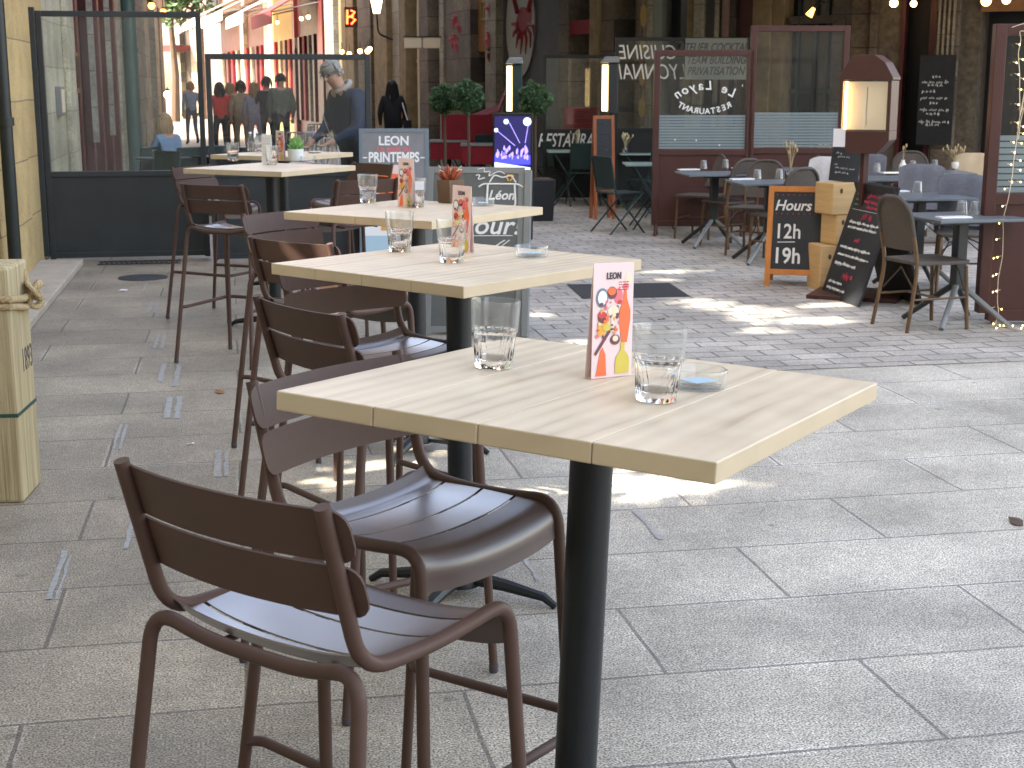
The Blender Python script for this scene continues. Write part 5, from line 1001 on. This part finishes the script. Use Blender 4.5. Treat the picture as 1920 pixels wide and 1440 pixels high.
# man leaning in behind the windbreak
q = DG(662, 14.5)
man = person('grey haired man in glasses and a navy jacket, leaning forward behind the glass windbreak', (q.x, q.y, 0), FACE + 2.25, 1.86,
    dict(wst=(0, .02, 1.1), chs=(0, .07, 1.29), nck=(0, .13, 1.47), hb=(.0, .18, 1.54), hd=(.01, .23, 1.635), look=(-.35, .8, -.5), shL=(-.19, .08, 1.42), elL=(-.27, .13, 1.14), wrL=(-.2, .36, 1.02), shR=(.19, .08, 1.42), elR=(.27, .12, 1.13), wrR=(.19, .34, 1.0)), 'c_navy', 'c_black', 'hairg', .0, True, bulk=1.35, hood='c_hood', glasses=True)
m = MB(); m.tube([(-.03, .37, 1.33), (-.025, .33, 1.22), (0, .26, 1.1), (.01, .2, .98)], .006, 5); m.build('zip', M['silver'], man)
for px, dep, lab, tp, lg, hr, hl, hg, rz_, bk_ in [
    (735, 27, 'woman with long black hair in a black coat, seen from behind', 'c_black', 'c_black', 'hairb', .32, 1.68, 0, 1.3),
    (526, 30, 'broad man in an olive jacket walking away down the street', 'c_olive', 'c_black', 'hairb', .0, 1.83, .1, 1.55),
    (500, 31, 'person in a dark hooded jacket beside the man in the olive jacket', 'c_dkgrey', 'c_black', 'hairb', .06, 1.78, 0, 1.2),
    (476, 31, 'woman in a lilac grey coat walking between the beige coat and the dark jacket', 'c_lilac', 'c_lilac', 'hairf', .2, 1.66, 0, 1.25),
    (451, 32, 'person in a long beige coat walking away', 'c_beige', 'c_beige', 'hairb', .12, 1.70, .1, 1.2),
    (431, 33, 'second person in a red jacket, right of the other red jacket', 'c_redj', 'c_black', 'hairf', .12, 1.66, -.1, 1.1),
    (411, 32, 'woman with dark hair in a bright red jacket, leftmost of the walkers', 'c_redj', 'c_black', 'hairb', .22, 1.66, .2, 1.15),
    (763, 31, 'small figure in an orange top near the dark doorways', 'c_orangec', 'c_black', 'hairf', .1, 1.62, .4, 1),
    (357, 40, 'distant walker in blue at the end of the street', 'c_ltblue', 'c_jean', 'hairf', .1, 1.7, .3, 1)]:
    q = DG(px, dep); o = person(lab, (q.x, q.y, 0), FACE + rz_ + .15, hg, dict(knL=(-.10, .12, .52), anL=(-.09, .20, .10), knR=(.10, .04, .5), anR=(.1, -.22, .13)) if px not in (735,) else None, tp, lg, hr, hl, face=True, bulk=bk_, group='people walking down the street' if px < 760 else None)
    if px == 735:
        b = MB(); b.tube([(.16, .0, 1.4), (.2, -.12, 1.2), (.27, -.08, .98)], .012, 5); b.build('bag_strap', M['p_white'], o); MB().span(.2, .34, -.16, .02, .72, .98).build('bag', M['c_black'], o, bev=.02)
# seated woman behind the tall windbreak
q = DG(312, 18.6); person('seated woman with fair hair in a light blue top behind the tall windbreak', (q.x, q.y, 0), FACE + .9, 1.66, dict(pel=(0, 0, .52), wst=(0, .01, .68), chs=(0, .04, .88), nck=(0, .04, 1.05), hb=(0, .06, 1.13), hd=(0, .09, 1.22), shL=(-.16, .04, 1.0), elL=(-.22, .12, .76), wrL=(-.12, .34, .74), shR=(.16, .04, 1.0), elR=(.22, .12, .76), wrR=(.12, .34, .74), hpL=(-.09, .05, .50), knL=(-.11, .44, .50), anL=(-.11, .44, .09), hpR=(.09, .05, .5), knR=(.11, .44, .50), anR=(.11, .42, .09)), 'c_ltblue', 'c_jean', 'hairf', .15, bulk=1.1)
#CHAIRS
def make_rattan():
    t = thing('bistro_chair', 'x', 'chair', group='brown rattan bistro chairs of the restaurant'); B = M['bamboo']
    P = fillet([(-.20, -.26, 0), (-.185, -.19, .44), (-.185, -.27, .80), (-.10, -.295, .89), (.10, -.295, .89), (.185, -.27, .80), (.185, -.19, .44), (.20, -.26, 0)], [.1, .06, .09, .09, .06, .1], 5)
    n = len(P); a1 = max(i for i in range(n // 2) if P[i].z < .56) + 1; P.insert(a1, P[a1 - 1].lerp(P[a1], .5)); P.insert(len(P) - a1, P[-a1 - 1].lerp(P[-a1], .5)); n = len(P)
    MB().tube(P[:a1 + 1], .0135, 9).build('rear_leg', B, t, smooth=True); MB().tube(P[n - a1 - 1:], .0135, 9).build('rear_leg', B, t, smooth=True); MB().tube(P[a1:n - a1], .015, 9).build('back_frame', M['rattan'], t, smooth=True)
    for sx in (-1, 1): MB().tube([(sx * .195, .22, 0), (sx * .185, .19, .43)], .0135, 9).build('front_leg', B, t, smooth=True)
    rows = []
    for i in range(9):
        f = -1 + i / 4; row = []
        for z in (.54, .62, .70, .78, .84, .872 if abs(f) < .8 else .85):
            y = -.19 - (z - .44) * .22; w_ = .172 if z < .79 else .172 - (z - .79) * .75; row.append((f * w_, y - .012 * (1 - f * f) + .006, z))
        rows.append(row)
    MB().sheet(rows, .012).build('backrest', M['rattan'], t, smooth=True)
    st = MB(); st.poly([(-.20, -.20), (.20, -.20), (.215, .19), (.18, .22), (-.18, .22), (-.215, .19)], .445, .47); me = st
    me.v = [(x, z, y) for x, y, z in me.v]; me.build('seat', M['rattan'], t, bev=.006)
    for sx in (-1, 1):
        MB().tube([(sx * .19, -.21, .22), (sx * .19, .205, .22)], .008, 6).build('stretcher', B, t); MB().tube([(sx * .187, .19, .26), (sx * .12, .18, .40), (sx * .02, .17, .44)], .006, 5).build('brace', M['darktube'], t)
    MB().tube([(-.19, 0, .22), (.19, 0, .22)], .008, 6).build('stretcher', B, t); MB().tube([(-.187, -.20, .26), (0, -.19, .42), (.187, -.20, .26)], .006, 5).build('brace', M['darktube'], t)
    return t
RC = make_rattan(); _used = []
def rchair(px, py, rz, lab):
    p = G(px, py); o = RC if not _used else dup(RC, p, rz, lab); _used.append(1); o.location = p; o.rotation_euler = (0, 0, rz); o['label'] = lab; return o
q = rchair(1728, 613, FACE - 1.22, 'bistro chair with striped bamboo tubes nearest the camera, beside the black menu board')
RL = [rchair(1312, 446, FACE + 2.6, 'bistro chair behind the leftmost grey table, backed against the brown windbreak'), rchair(1366, 462, FACE + .5, 'bistro chair right of the leftmost grey table, mostly seat showing'),
 rchair(1412, 478, FACE + 2.6, 'bistro chair behind the second grey table, curved back above the table'), rchair(1462, 497, FACE + .5, 'bistro chair between the second grey table and the orange framed board'),
 rchair(1495, 446, FACE + 2.7, 'bistro chair at the back table in front of the taller windbreak')]
BC = [(1608, 452, FACE + 2.7, 'bistro chair under a blue grey blanket behind the menu case pole'), (1720, 500, FACE + 2.9, 'bistro chair under a blue grey blanket in the middle of the right terrace'), (1800, 545, FACE + 2.9, 'bistro chair under a blue grey blanket beside the near windbreak'),
      (1700, 440, FACE + 2.9, 'bare bistro chair back at the rear of the terrace behind the vase'), (1530, 468, FACE + 2.6, 'bistro chair with a white fleece behind the orange framed board'), (1822, 452, FACE + 2.9, 'bistro chair at the rear right with a beige cloth over it')]
def blanket(o, m_, lab):
    rows = []
    rn = random.Random(int(o.location.x * 100))
    for i in range(11):
        f = -1 + i / 5; row = []
        for k in range(13):
            s_ = k / 12; a_ = s_ * pi
            if s_ < .4: z = .50 + s_ / .4 * .36; y = -.19 - (z - .44) * .22 + .022
            elif s_ > .6: z = .86 - (s_ - .6) / .4 * .42; y = -.19 - (z - .44) * .22 - .030 - .02 * sin(f * 7) * (1 - z)
            else: q_ = (s_ - .4) / .2; z = .86 + .045 * sin(q_ * pi); y = -.19 - (.86 - .44) * .22 + .022 - .052 * q_
            zc = z - (.035 * abs(f) ** 4 if z > .8 else 0); row.append((f * (.20 + .02 * (z < .6)), y + .006 * sin(f * 9 + z * 6), zc + rn.uniform(-.002, .002)))
        rows.append(row)
    b = MB().sheet(rows, .008).build('blanket', M[m_], None, o.location, o.rotation_euler, smooth=True); tag(b, lab, 'blanket', 'blankets laid over the chair backs')
for i, (px, py, rz, lab) in enumerate(BC):
    o = rchair(px, py, rz, lab)
    if i in (0, 1, 2): blanket(o, 'blanket', ['blue grey blanket over the chair back just behind the menu case pole', 'blue grey blanket over the middle chair back on the right terrace', 'blue grey blanket over the chair back nearest the near windbreak'][i])
    if i == 4: blanket(o, 'whitefleece', 'white fleece blanket over a chair behind the orange framed board')
    if i == 5: blanket(o, 'beigecloth', 'beige cloth over a chair back at the rear right')
#BISTRO
def make_bt():
    t = thing('bistro_table', 'x', 'table', group='grey bistro tables of the restaurant'); MB().span(-.34, .34, -.31, .31, .725, .745).build('tabletop', M['greytop'], t, bev=.004)
    MB().span(-.04, .04, -.04, .04, .24, .72).build('pole', M['anthra'], t, bev=.01); MB().box((0, 0, .71), (.3, .3, .02)).build('top_bracket', M['anthra'], t)
    for k in range(4):
        a_ = pi / 4 + k * pi / 2; MB().tube([(.03 * cos(a_), .03 * sin(a_), .27), (.36 * cos(a_), .36 * sin(a_), .018)], [.022, .018], 8).build('foot', M['greyalu'] if k in (2, 3) else M['anthra'], t, smooth=True)
    return t
BT = make_bt(); _bu = []
def make_tum():
    return MB().lathe([(.0365, 0), (.038, .002), (.030, .088), (.027, .092), (0, .092), (0, .085), (.026, .083), (.0345, .002)], 20).mesh('small_tumbler', True, [M['tumbler2']])
M['tumbler2'] = glassmat('small_tumbler_glass', (.95, .96, .96), 1.6, .10, .8); TUM = make_tum()
def bt(px, py, rz, lab, gl=(), nap=(), dz=.7452):
    p = G(px, py); o = BT if not _bu else dup(BT, p, rz, lab); _bu.append(1); o.location = p; o.rotation_euler = (0, 0, rz); o['label'] = lab
    for x, y, l in gl: g = bpy.data.objects.new('upturned_tumbler', TUM); COL.objects.link(g); g.location = G(x, y, dz); tag(g, l, 'glass', 'upturned tumblers on the grey bistro tables')
    for x, y, l in nap:
        g = thing('place_setting', l, 'place setting', G(x, y, dz + .001), FACE + .2, 'folded napkins with cutlery on the bistro tables'); MB().span(-.11, .11, -.05, .05, 0, .012).build('napkin', M['p_white'], g, bev=.003); MB().box((0, -.01, .016), (.17, .012, .003)).build('cutlery', M['silver'], g)
bt(1336, 462, FACE + .12, 'leftmost grey bistro table, in front of the brown windbreak', [(1319, 317, 'left upturned tumbler on the leftmost grey table'), (1360, 315, 'right upturned tumbler on the leftmost grey table')], [(1291, 319, 'folded napkin at the left end of the leftmost grey table'), (1392, 316, 'folded napkin at the right end of the leftmost grey table')])
bt(1438, 492, FACE + .12, 'second grey bistro table from the left, with a vase of dried flowers', [(1420, 336, 'left upturned tumbler on the second grey table'), (1461, 335, 'upturned tumbler beside the dried flowers on the second grey table')], [(1391, 337, 'folded napkin at the left end of the second grey table'), (1500, 333, 'folded napkin at the right end of the second grey table')])
bt(1508, 445, FACE + .1, 'dark bistro table behind the second one, half hidden by the orange framed board', [(1479, 306, 'left upturned tumbler on the half hidden back table'), (1515, 305, 'right upturned tumbler on the half hidden back table')])
bt(1716, 540, FACE + .15, 'grey bistro table between two blanket covered chairs', [(1720, 361, 'upturned tumbler on the table between the blanket covered chairs')], [(1678, 360, 'folded napkin on the table between the blanket covered chairs')])
bt(1790, 608, FACE + .25, 'grey bistro table nearest the camera, beside the near windbreak', [(1803, 402, 'large looking upturned tumbler on the nearest bistro table'), (1828, 403, 'upturned tumbler cut by the near windbreak post')], [(1788, 409, 'folded napkin on the nearest bistro table')])
bt(1655, 478, FACE + .1, 'dark bistro table behind the menu case pole', [(1600, 325, 'upturned tumbler above the small dark board'), (1644, 323, 'upturned tumbler just right of the menu case pole')], [(1672, 325, 'folded napkin behind the menu case pole')])
bt(1745, 458, FACE, 'dark bistro table at the rear of the right terrace', [(1711, 318, 'upturned tumbler at the left of the rear table'), (1752, 316, 'upturned tumbler at the right of the rear table')])
def vase(px, py, z, lab, hh=.12, fh=.22, n=9, fm='dryflower', vm='whitepot', sp=.07, seed=1):
    t = thing('flower_vase', lab, 'vase', G(px, py, z)); MB().lathe([(0, 0), (.03, 0), (.042, .035), (.035, .07), (.016, hh * .85), (.019, hh), (.014, hh), (0, hh * .9)], 18).build('vase', M[vm], t, smooth=True); m = MB(); f = MB(); rn = random.Random(seed)
    for i in range(n):
        a_ = rn.uniform(0, 2 * pi); q_ = rn.uniform(.2, 1) * sp; e = Vector((q_ * cos(a_), q_ * sin(a_), hh + fh * rn.uniform(.6, 1))); m.tube([(0, 0, hh * .8), (e.x * .4, e.y * .4, hh + fh * .4), e], .002, 4); f.ball(e, (.010, .010, .022), 6, 5)
    m.build('stems', M[fm], t); f.build('flower_heads', M[fm], t)
vase(1482, 331, .7455, 'slim vase of dried flowers on the second grey table', .07, .26, 10, vm='thin', seed=3, sp=.07)
vase(1692, 322, .7455, 'white bottle vase with three dried seed heads on the table behind the pole', .12, .16, 4, sp=.03, seed=4)
vase(1540, 306, .7455, 'vase of wide dried sprigs on the half hidden back table', .06, .16, 12, sp=.16, seed=6, vm='thin'); vase(1790, 316, .7455, 'vase of wide dried sprigs at the rear of the right terrace', .07, .17, 14, sp=.14, seed=8)
#GREEN
def make_green():
    t = thing('metal_chair', 'x', 'chair', group='dark green metal chairs in the background'); g_ = M['greenmetal']
    for sx in (-1, 1):
        MB().tube(fillet([(sx * .21, -.24, .84), (sx * .20, -.17, .46), (sx * .19, .22, .0)], .05), .011, 7).build('side_leg', g_, t, smooth=True); MB().tube([(sx * .20, .18, .44), (sx * .21, -.24, 0)], .011, 7).build('side_leg', g_, t, smooth=True)
    MB().tube([(-.21, -.24, .84), (.21, -.24, .84)], .012, 7).build('top_rail', g_, t, smooth=True); rows = []
    for i in range(5):
        f = -1 + i / 2; rows.append([(f * .2, -.165 - (z - .46) * .19 - .02 * (1 - f * f), z) for z in (.50, .62, .74, .835)])
    MB().sheet(rows, .006).build('backrest', g_, t, smooth=True); MB().span(-.2, .2, -.19, .2, .44, .455).build('seat', g_, t, bev=.004); return t
GC = make_green(); _gu = []
def gchair(px, py, rz, lab):
    p = G(px, py); o = GC if not _gu else dup(GC, p, rz, lab); _gu.append(1); o.location = p; o.rotation_euler = (0, 0, rz); o['label'] = lab
gchair(1160, 436, FACE - 1.1, 'dark green metal chair standing out in front of the narrow orange chalkboard'); gchair(1092, 385, FACE + .15, 'dark green metal chair with its back to the camera at the small pale table'); gchair(1040, 377, FACE - .9, 'dark green metal chair at the left of the small pale table'); gchair(1215, 405, FACE + 2.2, 'dark green metal chair beside the post of the brown windbreak'); gchair(1190, 380, FACE + 3.0, 'dark green metal chair behind the teal tables')
gchair(880, 345, FACE + 2.6, 'green metal chair at the red tables left of the video screen'); gchair(905, 352, FACE + .4, 'green metal chair just left of the video screen'); gchair(855, 340, FACE + 2.9, 'green metal chair among the red tables behind the planters')
for px, py, lab, nm in ((1070, 384, 'small pale green table with a flower glass, in front of the restaurant panel', 'teal'), (1205, 392, 'pale teal table left of the brown windbreak', 'teal'), (1222, 428, 'nearer pale teal table cut by the brown windbreak post', 'teal')):
    t = thing('garden_table', lab, 'table', G(px, py), FACE, 'pale folding tables among the green chairs'); MB().span(-.33, .33, -.3, .3, .72, .74).build('tabletop', M[nm], t, bev=.004)
    for sx in (-1, 1): MB().tube([(-.24, sx * .25, 0), (.24, sx * .25, .71)], .011, 6).build('leg', M['greenmetal'], t); MB().tube([(.24, sx * .23, 0), (-.24, sx * .23, .71)], .011, 6).build('leg', M['greenmetal'], t)
vase(1082, 280, .7405, 'glass of pale flowers on the small pale green table', .07, .2, 14, 'flower', 'thin', .1, 9); vase(1172, 288, .7405, 'glass of white flowers on the teal table', .06, .2, 14, 'flower', 'thin', .1, 10)
for px, py, lab in ((842, 350, 'red table with white top behind the left planter'), (868, 346, 'red table with white top behind the right planter'), (902, 362, 'red table with white top next to the video screen')):
    t = thing('red_table', lab, 'table', G(px, py), FACE, 'red tables of the background terrace'); MB().span(-.3, .3, -.28, .28, .72, .75).build('tabletop', M['greyalu'], t); MB().span(-.28, .28, -.26, .26, .45, .718).build('skirt', M['redcloth'], t); MB().tube([(0, 0, 0), (0, 0, .45)], .04, 8).build('pole', M['blackframe'], t)
q = DG(900, 23.5); t = thing('red_awning', 'low red sloping cloth canopy behind the ball shrubs', 'awning', (q.x, q.y, 0), FACE); MB().sheet([[(-.5, 0, .95), (-.5, .8, 1.0)], [(.3, 0, 1.2), (.3, .8, 1.3)], [(.47, 0, 1.6), (.47, .8, 1.7)]], .02).build('canopy', M['redcloth'], t)
MB().span(-.62, .45, -.02, .0, .55, 1.15).build('side_cloth', M['redcloth'], t)
for x in (-.5, .45): MB().tube([(x, 0, 0), (x, 0, 1)], .02, 6).build('pole', M['blackframe'], t)
q = DG(1092, 21.2); t = thing('red_bench', 'red slatted bench back behind the restaurant panel', 'bench', (q.x, q.y, 0), FACE); 
for i in range(6): MB().span(-.26, .26, -.02, .02, .85 + i * .075, .92 + i * .075).build('slat', M['redcloth'], t, bev=.004)
for x in (-.22, .22): MB().span(x - .02, x + .02, .022, .05, 0, 1.29).build('post', M['redcloth'], t)
def topiary(px, dep, zc, r, lab, seed):
    q = DG(px, dep); t = thing('ball_shrub', lab, 'shrub', (q.x, q.y, 0), 0, 'clipped ball shrubs in dark planters'); m = MB(); rn = random.Random(seed)
    for i in range(2600):
        d = Vector((rn.gauss(0, 1), rn.gauss(0, 1), rn.gauss(0, 1))).normalized(); p = d * r * rn.uniform(.72, 1.0) * (1 + .16 * sin(d.x * 5 + seed) * cos(d.z * 6) + .08 * sin(d.y * 9 + d.z * 7)) + Vector((0, 0, zc)); a = (d + Vector((rn.gauss(0, .5), rn.gauss(0, .5), rn.gauss(0, .5)))).normalized(); b = a.orthogonal().normalized(); m.mi = rn.choice((0, 0, 1)); m.add([p - a * .02, p + b * .008, p + a * .028, p - b * .008], [(0, 1, 2, 3)])
    m.build('crown', [M['leaf'], M['leaf2']], t); MB().ball((0, 0, zc), r * .72, 14, 9).build('inner_foliage', M['leaf'], t, smooth=True); MB().tube([(0, 0, .3), (.01, 0, .8), (0, 0, zc)], .018, 8).build('trunk', M['bark'], t, smooth=True); MB().poly([(-.19, 0), (.19, 0), (.22, .5), (-.22, .5)], -.2, .2).build('planter', M['blackframe'], t, bev=.01); MB().span(-.2, .2, -.18, .18, .495, .505).build('soil', M['bark'], t)
topiary(832, 17.5, ZD(186, 17.5), .165, 'left one of two dark green ball shrubs behind the poster board', 1); topiary(877, 17.2, ZD(181, 17.2), .18, 'right one of two dark green ball shrubs, in front of the red canopy', 2); topiary(1003, 17.6, ZD(187, 17.6), .20, 'dark green ball shrub right of the video screen, next to the dark windbreak', 3)
#FAR
for i, (px, dep, rz) in enumerate([(545, 24, .4), (565, 22, 2.6), (585, 24, .2), (600, 21, 2.9), (560, 27, 1.2), (578, 29, .6)]):
    q = DG(px, dep)
    if i == 0:
        t = thing('terrace_chair', 'x', 'chair', (q.x, q.y, 0), rz, 'pale metal chairs of the far terrace'); pale = M['silver']
        for sx in (-1, 1): MB().tube([(sx * .2, -.22, .86), (sx * .2, -.16, .46), (sx * .2, .2, 0)], .011, 6).build('side_leg', pale, t); MB().tube([(sx * .2, .18, .45), (sx * .2, -.22, 0)], .011, 6).build('side_leg', pale, t)
        MB().span(-.2, .2, -.18, .2, .445, .46).build('seat', pale, t); [MB().box((x, -.2, .67), (.02, .01, .36)).build('back_bar', pale, t) for x in (-.12, -.04, .04, .12)]; MB().tube([(-.2, -.22, .86), (.2, -.22, .86)], .012, 6).build('top_rail', pale, t); PC = t; o = t
    else: o = dup(PC, (q.x, q.y, 0), rz)
    o['label'] = ['pale metal chair of the far terrace, leftmost beside the walkers', 'pale metal chair of the far terrace, second from the left', 'pale metal chair of the far terrace, second from the right', 'pale metal chair of the far terrace, beside the leaning man', 'pale metal chair of the far terrace, behind the others on the left', 'pale metal chair of the far terrace, farthest back'][i]
for i, (px, dep, rz) in enumerate([(395, 19, .4), (420, 18, 2.2), (445, 20, 1.2), (470, 18.5, .1), (500, 19.5, 2.8), (335, 18.5, .6), (280, 17, 2.4), (258, 18.5, .8)]):
    q = DG(px, dep); o = dup(GC, (q.x, q.y, 0), rz, ['dark chair behind the left post of the lower windbreak', 'dark chair below the red jacketed walker', 'dark chair below the beige coated walker', 'dark chair below the lilac coated walker', 'dark chair below the olive jacketed man', 'dark chair right of the seated woman', 'dark chair left of the seated woman', 'dark chair next to the green drainpipe'][i], 'dark chairs behind the grey windbreaks')
for i, (px, dep) in enumerate([(405, 18.4), (455, 19), (490, 18.7), (300, 18)]):
    q = DG(px, dep); t = thing('cafe_table', ['dark cafe table under the red jacketed walkers', 'dark cafe table under the beige coated walker', 'dark cafe table behind the farthest high table', 'dark cafe table in front of the seated woman'][i], 'table', (q.x, q.y, 0), 0, 'dark cafe tables behind the grey windbreaks'); MB().lathe([(0, .72), (.34, .72), (.34, .74), (0, .74)], 24).build('tabletop', M['blackframe'], t); MB().tube([(0, 0, 0), (0, 0, .72)], .03, 8).build('pole', M['blackframe'], t); MB().lathe([(0, 0), (.22, 0), (.2, .02), (0, .03)], 16).build('foot', M['blackframe'], t)
    for k in range(2): g = bpy.data.objects.new('upturned_tumbler', TUM); COL.objects.link(g); g.location = (q.x - .1 + .2 * k, q.y - .1, .741); tag(g, 'small tumbler on a dark cafe table behind the windbreak glass', 'glass', 'small tumblers on the dark cafe tables')
# lamps
def bulb(px, py, dep, r, m_, lab, grp='warm hanging bulbs along the house fronts', stemz=.5):
    p = D(px, py, dep); t = thing('hanging_lamp', lab, 'lamp', p, 0, grp); MB().ball((0, 0, 0), r, 12, 8).build('bulb', M[m_], t, smooth=True); MB().lathe([(0, r * 1.4), (r * .5, r * 1.4), (r * .45, r * .8), (0, r * .8)], 10).build('socket', M['blackframe'], t); MB().tube([(0, 0, r * 1.4), (0, 0, stemz)], .008, 5).build('cable', M['blackframe'], t)
bulb(284, 11, 24, .055, 'lampo', 'left orange hanging bulb above the tall windbreak'); bulb(306, 22, 25, .05, 'lampo', 'right orange hanging bulb above the tall windbreak'); bulb(314, 177, 21, .055, 'lampc', 'round pale lamp beside the seated woman', stemz=.1)
bulb(1676, 6, 18.3, .05, 'lampw', 'warm bulb above the dark door on the right'); bulb(1713, 7, 18.2, .04, 'lampw', 'second warm bulb above the dark door on the right'); bulb(1849, 2, 17.5, .06, 'lampy', 'yellow bulb in the dark opening at the upper right'); bulb(1887, 0, 17.5, .05, 'lampy', 'second yellow bulb at the upper right edge')
for px, py, dep in ((565, 35, 38), (578, 32, 37), (520, 42, 42), (641, 97, 33), (655, 101, 32), (675, 96, 31), (689, 96, 30), (693, 92, 29)): bulb(px, py, dep, .05, 'lampw', 'small warm bulb of the light chain on the far house fronts', 'light chain bulbs on the far house fronts', .2)
p = D(1529, 19, 18.3); t = thing('wall_spotlight', 'tilted wall spotlight with an orange glow above the taller windbreak', 'lamp', p, R1rz); MB().tube([(-.05, -.1, -.07), (.01, -.1, .02)], [.045, .02], 10).build('bulb', M['lampo'], t, smooth=True); MB().tube([(.01, -.1, .02), (.06, -.05, .09), (.06, .2, .1)], .015, 6).build('bracket', M['blackframe'], t)
p = D(706, 10, 27); t = thing('street_lantern', 'white glass street lantern on an iron bracket in the middle distance', 'lamp', p, 0); MB().lathe([(0, -.14), (.06, -.14), (.11, .12), (0, .12)], 4).build('lamp_glass', M['lampc'], t); MB().lathe([(0, .2), (.13, .12), (.13, .1), (0, .1)], 4).build('lamp_hood', M['blackframe'], t); MB().tube(fillet([(.0, 0, -.16), (.02, 0, -.5), (.3, .2, -.6)], .1), .018, 6).build('bracket', M['blackframe'], t)
p = D(658, 32, 30); t = thing('neon_sign', 'small glowing orange red neon sign above the street', 'sign', p, FACE)
m = MB(); [m.tube([(a, 0, b_) for a, b_ in pp], .022, 6) for pp in ([(-.07, .14), (-.08, -.14)], [(.0, .13), (.08, .1), (.0, .0), (.09, -.05), (0, -.14)], [(-.07, 0), (.05, .02)])]; m.build('tubes', M['neon'], t, smooth=True); MB().span(-.13, .13, .03, .06, -.2, .2).build('backing', M['blackframe'], t)
for i, (px, lab) in enumerate(((775, 'left cream box lantern on the pillar front'), (810, 'right cream box lantern over the dark doorway'))):
    p = D(px, 81, 27 - i * .5); t = thing('box_lantern', lab, 'lamp', p, FACE, 'cream box lanterns in the middle distance'); MB().span(-.16, .16, -.1, .1, -.09, .1).build('box', M['p_cream'], t, bev=.01); MB().span(-.17, .17, -.11, .11, .101, .12).build('lid', M['blackframe'], t)
for i, (px, py) in enumerate(((856, 40), (851, 75), (916, 70), (922, 100), (917, 20))):
    p = D(px, py, 25.3); t = thing('paper_garland', ['upper pink ribbon bow left of the wooden sign', 'lower pink ribbon bow left of the wooden sign', 'pink ribbon bow under the wooden sign', 'red ribbon bow above the red canopy', 'pink ribbon bow on the wooden sign'][i], 'decoration', p, 0, 'pink ribbon bows on the house fronts'); m = MB(); rn = random.Random(i)
    for k in range(10): a_ = rn.uniform(0, 6.28); m.tube([(0, 0, 0), (.07 * cos(a_), -.03, .09 * sin(a_)), (.1 * cos(a_ + .4), -.02, .16 * sin(a_) - .05)], [.02, .028, .008], 5)
    m.build('bow', M['pinkflag'] if i != 3 else M['redcloth'], t)
# totem column with yellow lozenges
q = DG(1203, 20.6); t = thing('painted_column', 'weathered wooden column painted with yellow lozenges behind the black windbreak', 'column', (q.x, q.y, 0), FACE); MB().tube([(0, 0, 0), (0, 0, 3.6)], .10, 14).build('shaft', M['stone_b'], t, smooth=True)
m = MB()
for z_, hh in ((2.55, .16), (2.15, .10), (1.75, .16), (1.3, .14), (.95, .1)): m.disc((0, z_), .05, -.108, -.092, 8, hh)
m.build('lozenges', M['yellowp'], t)
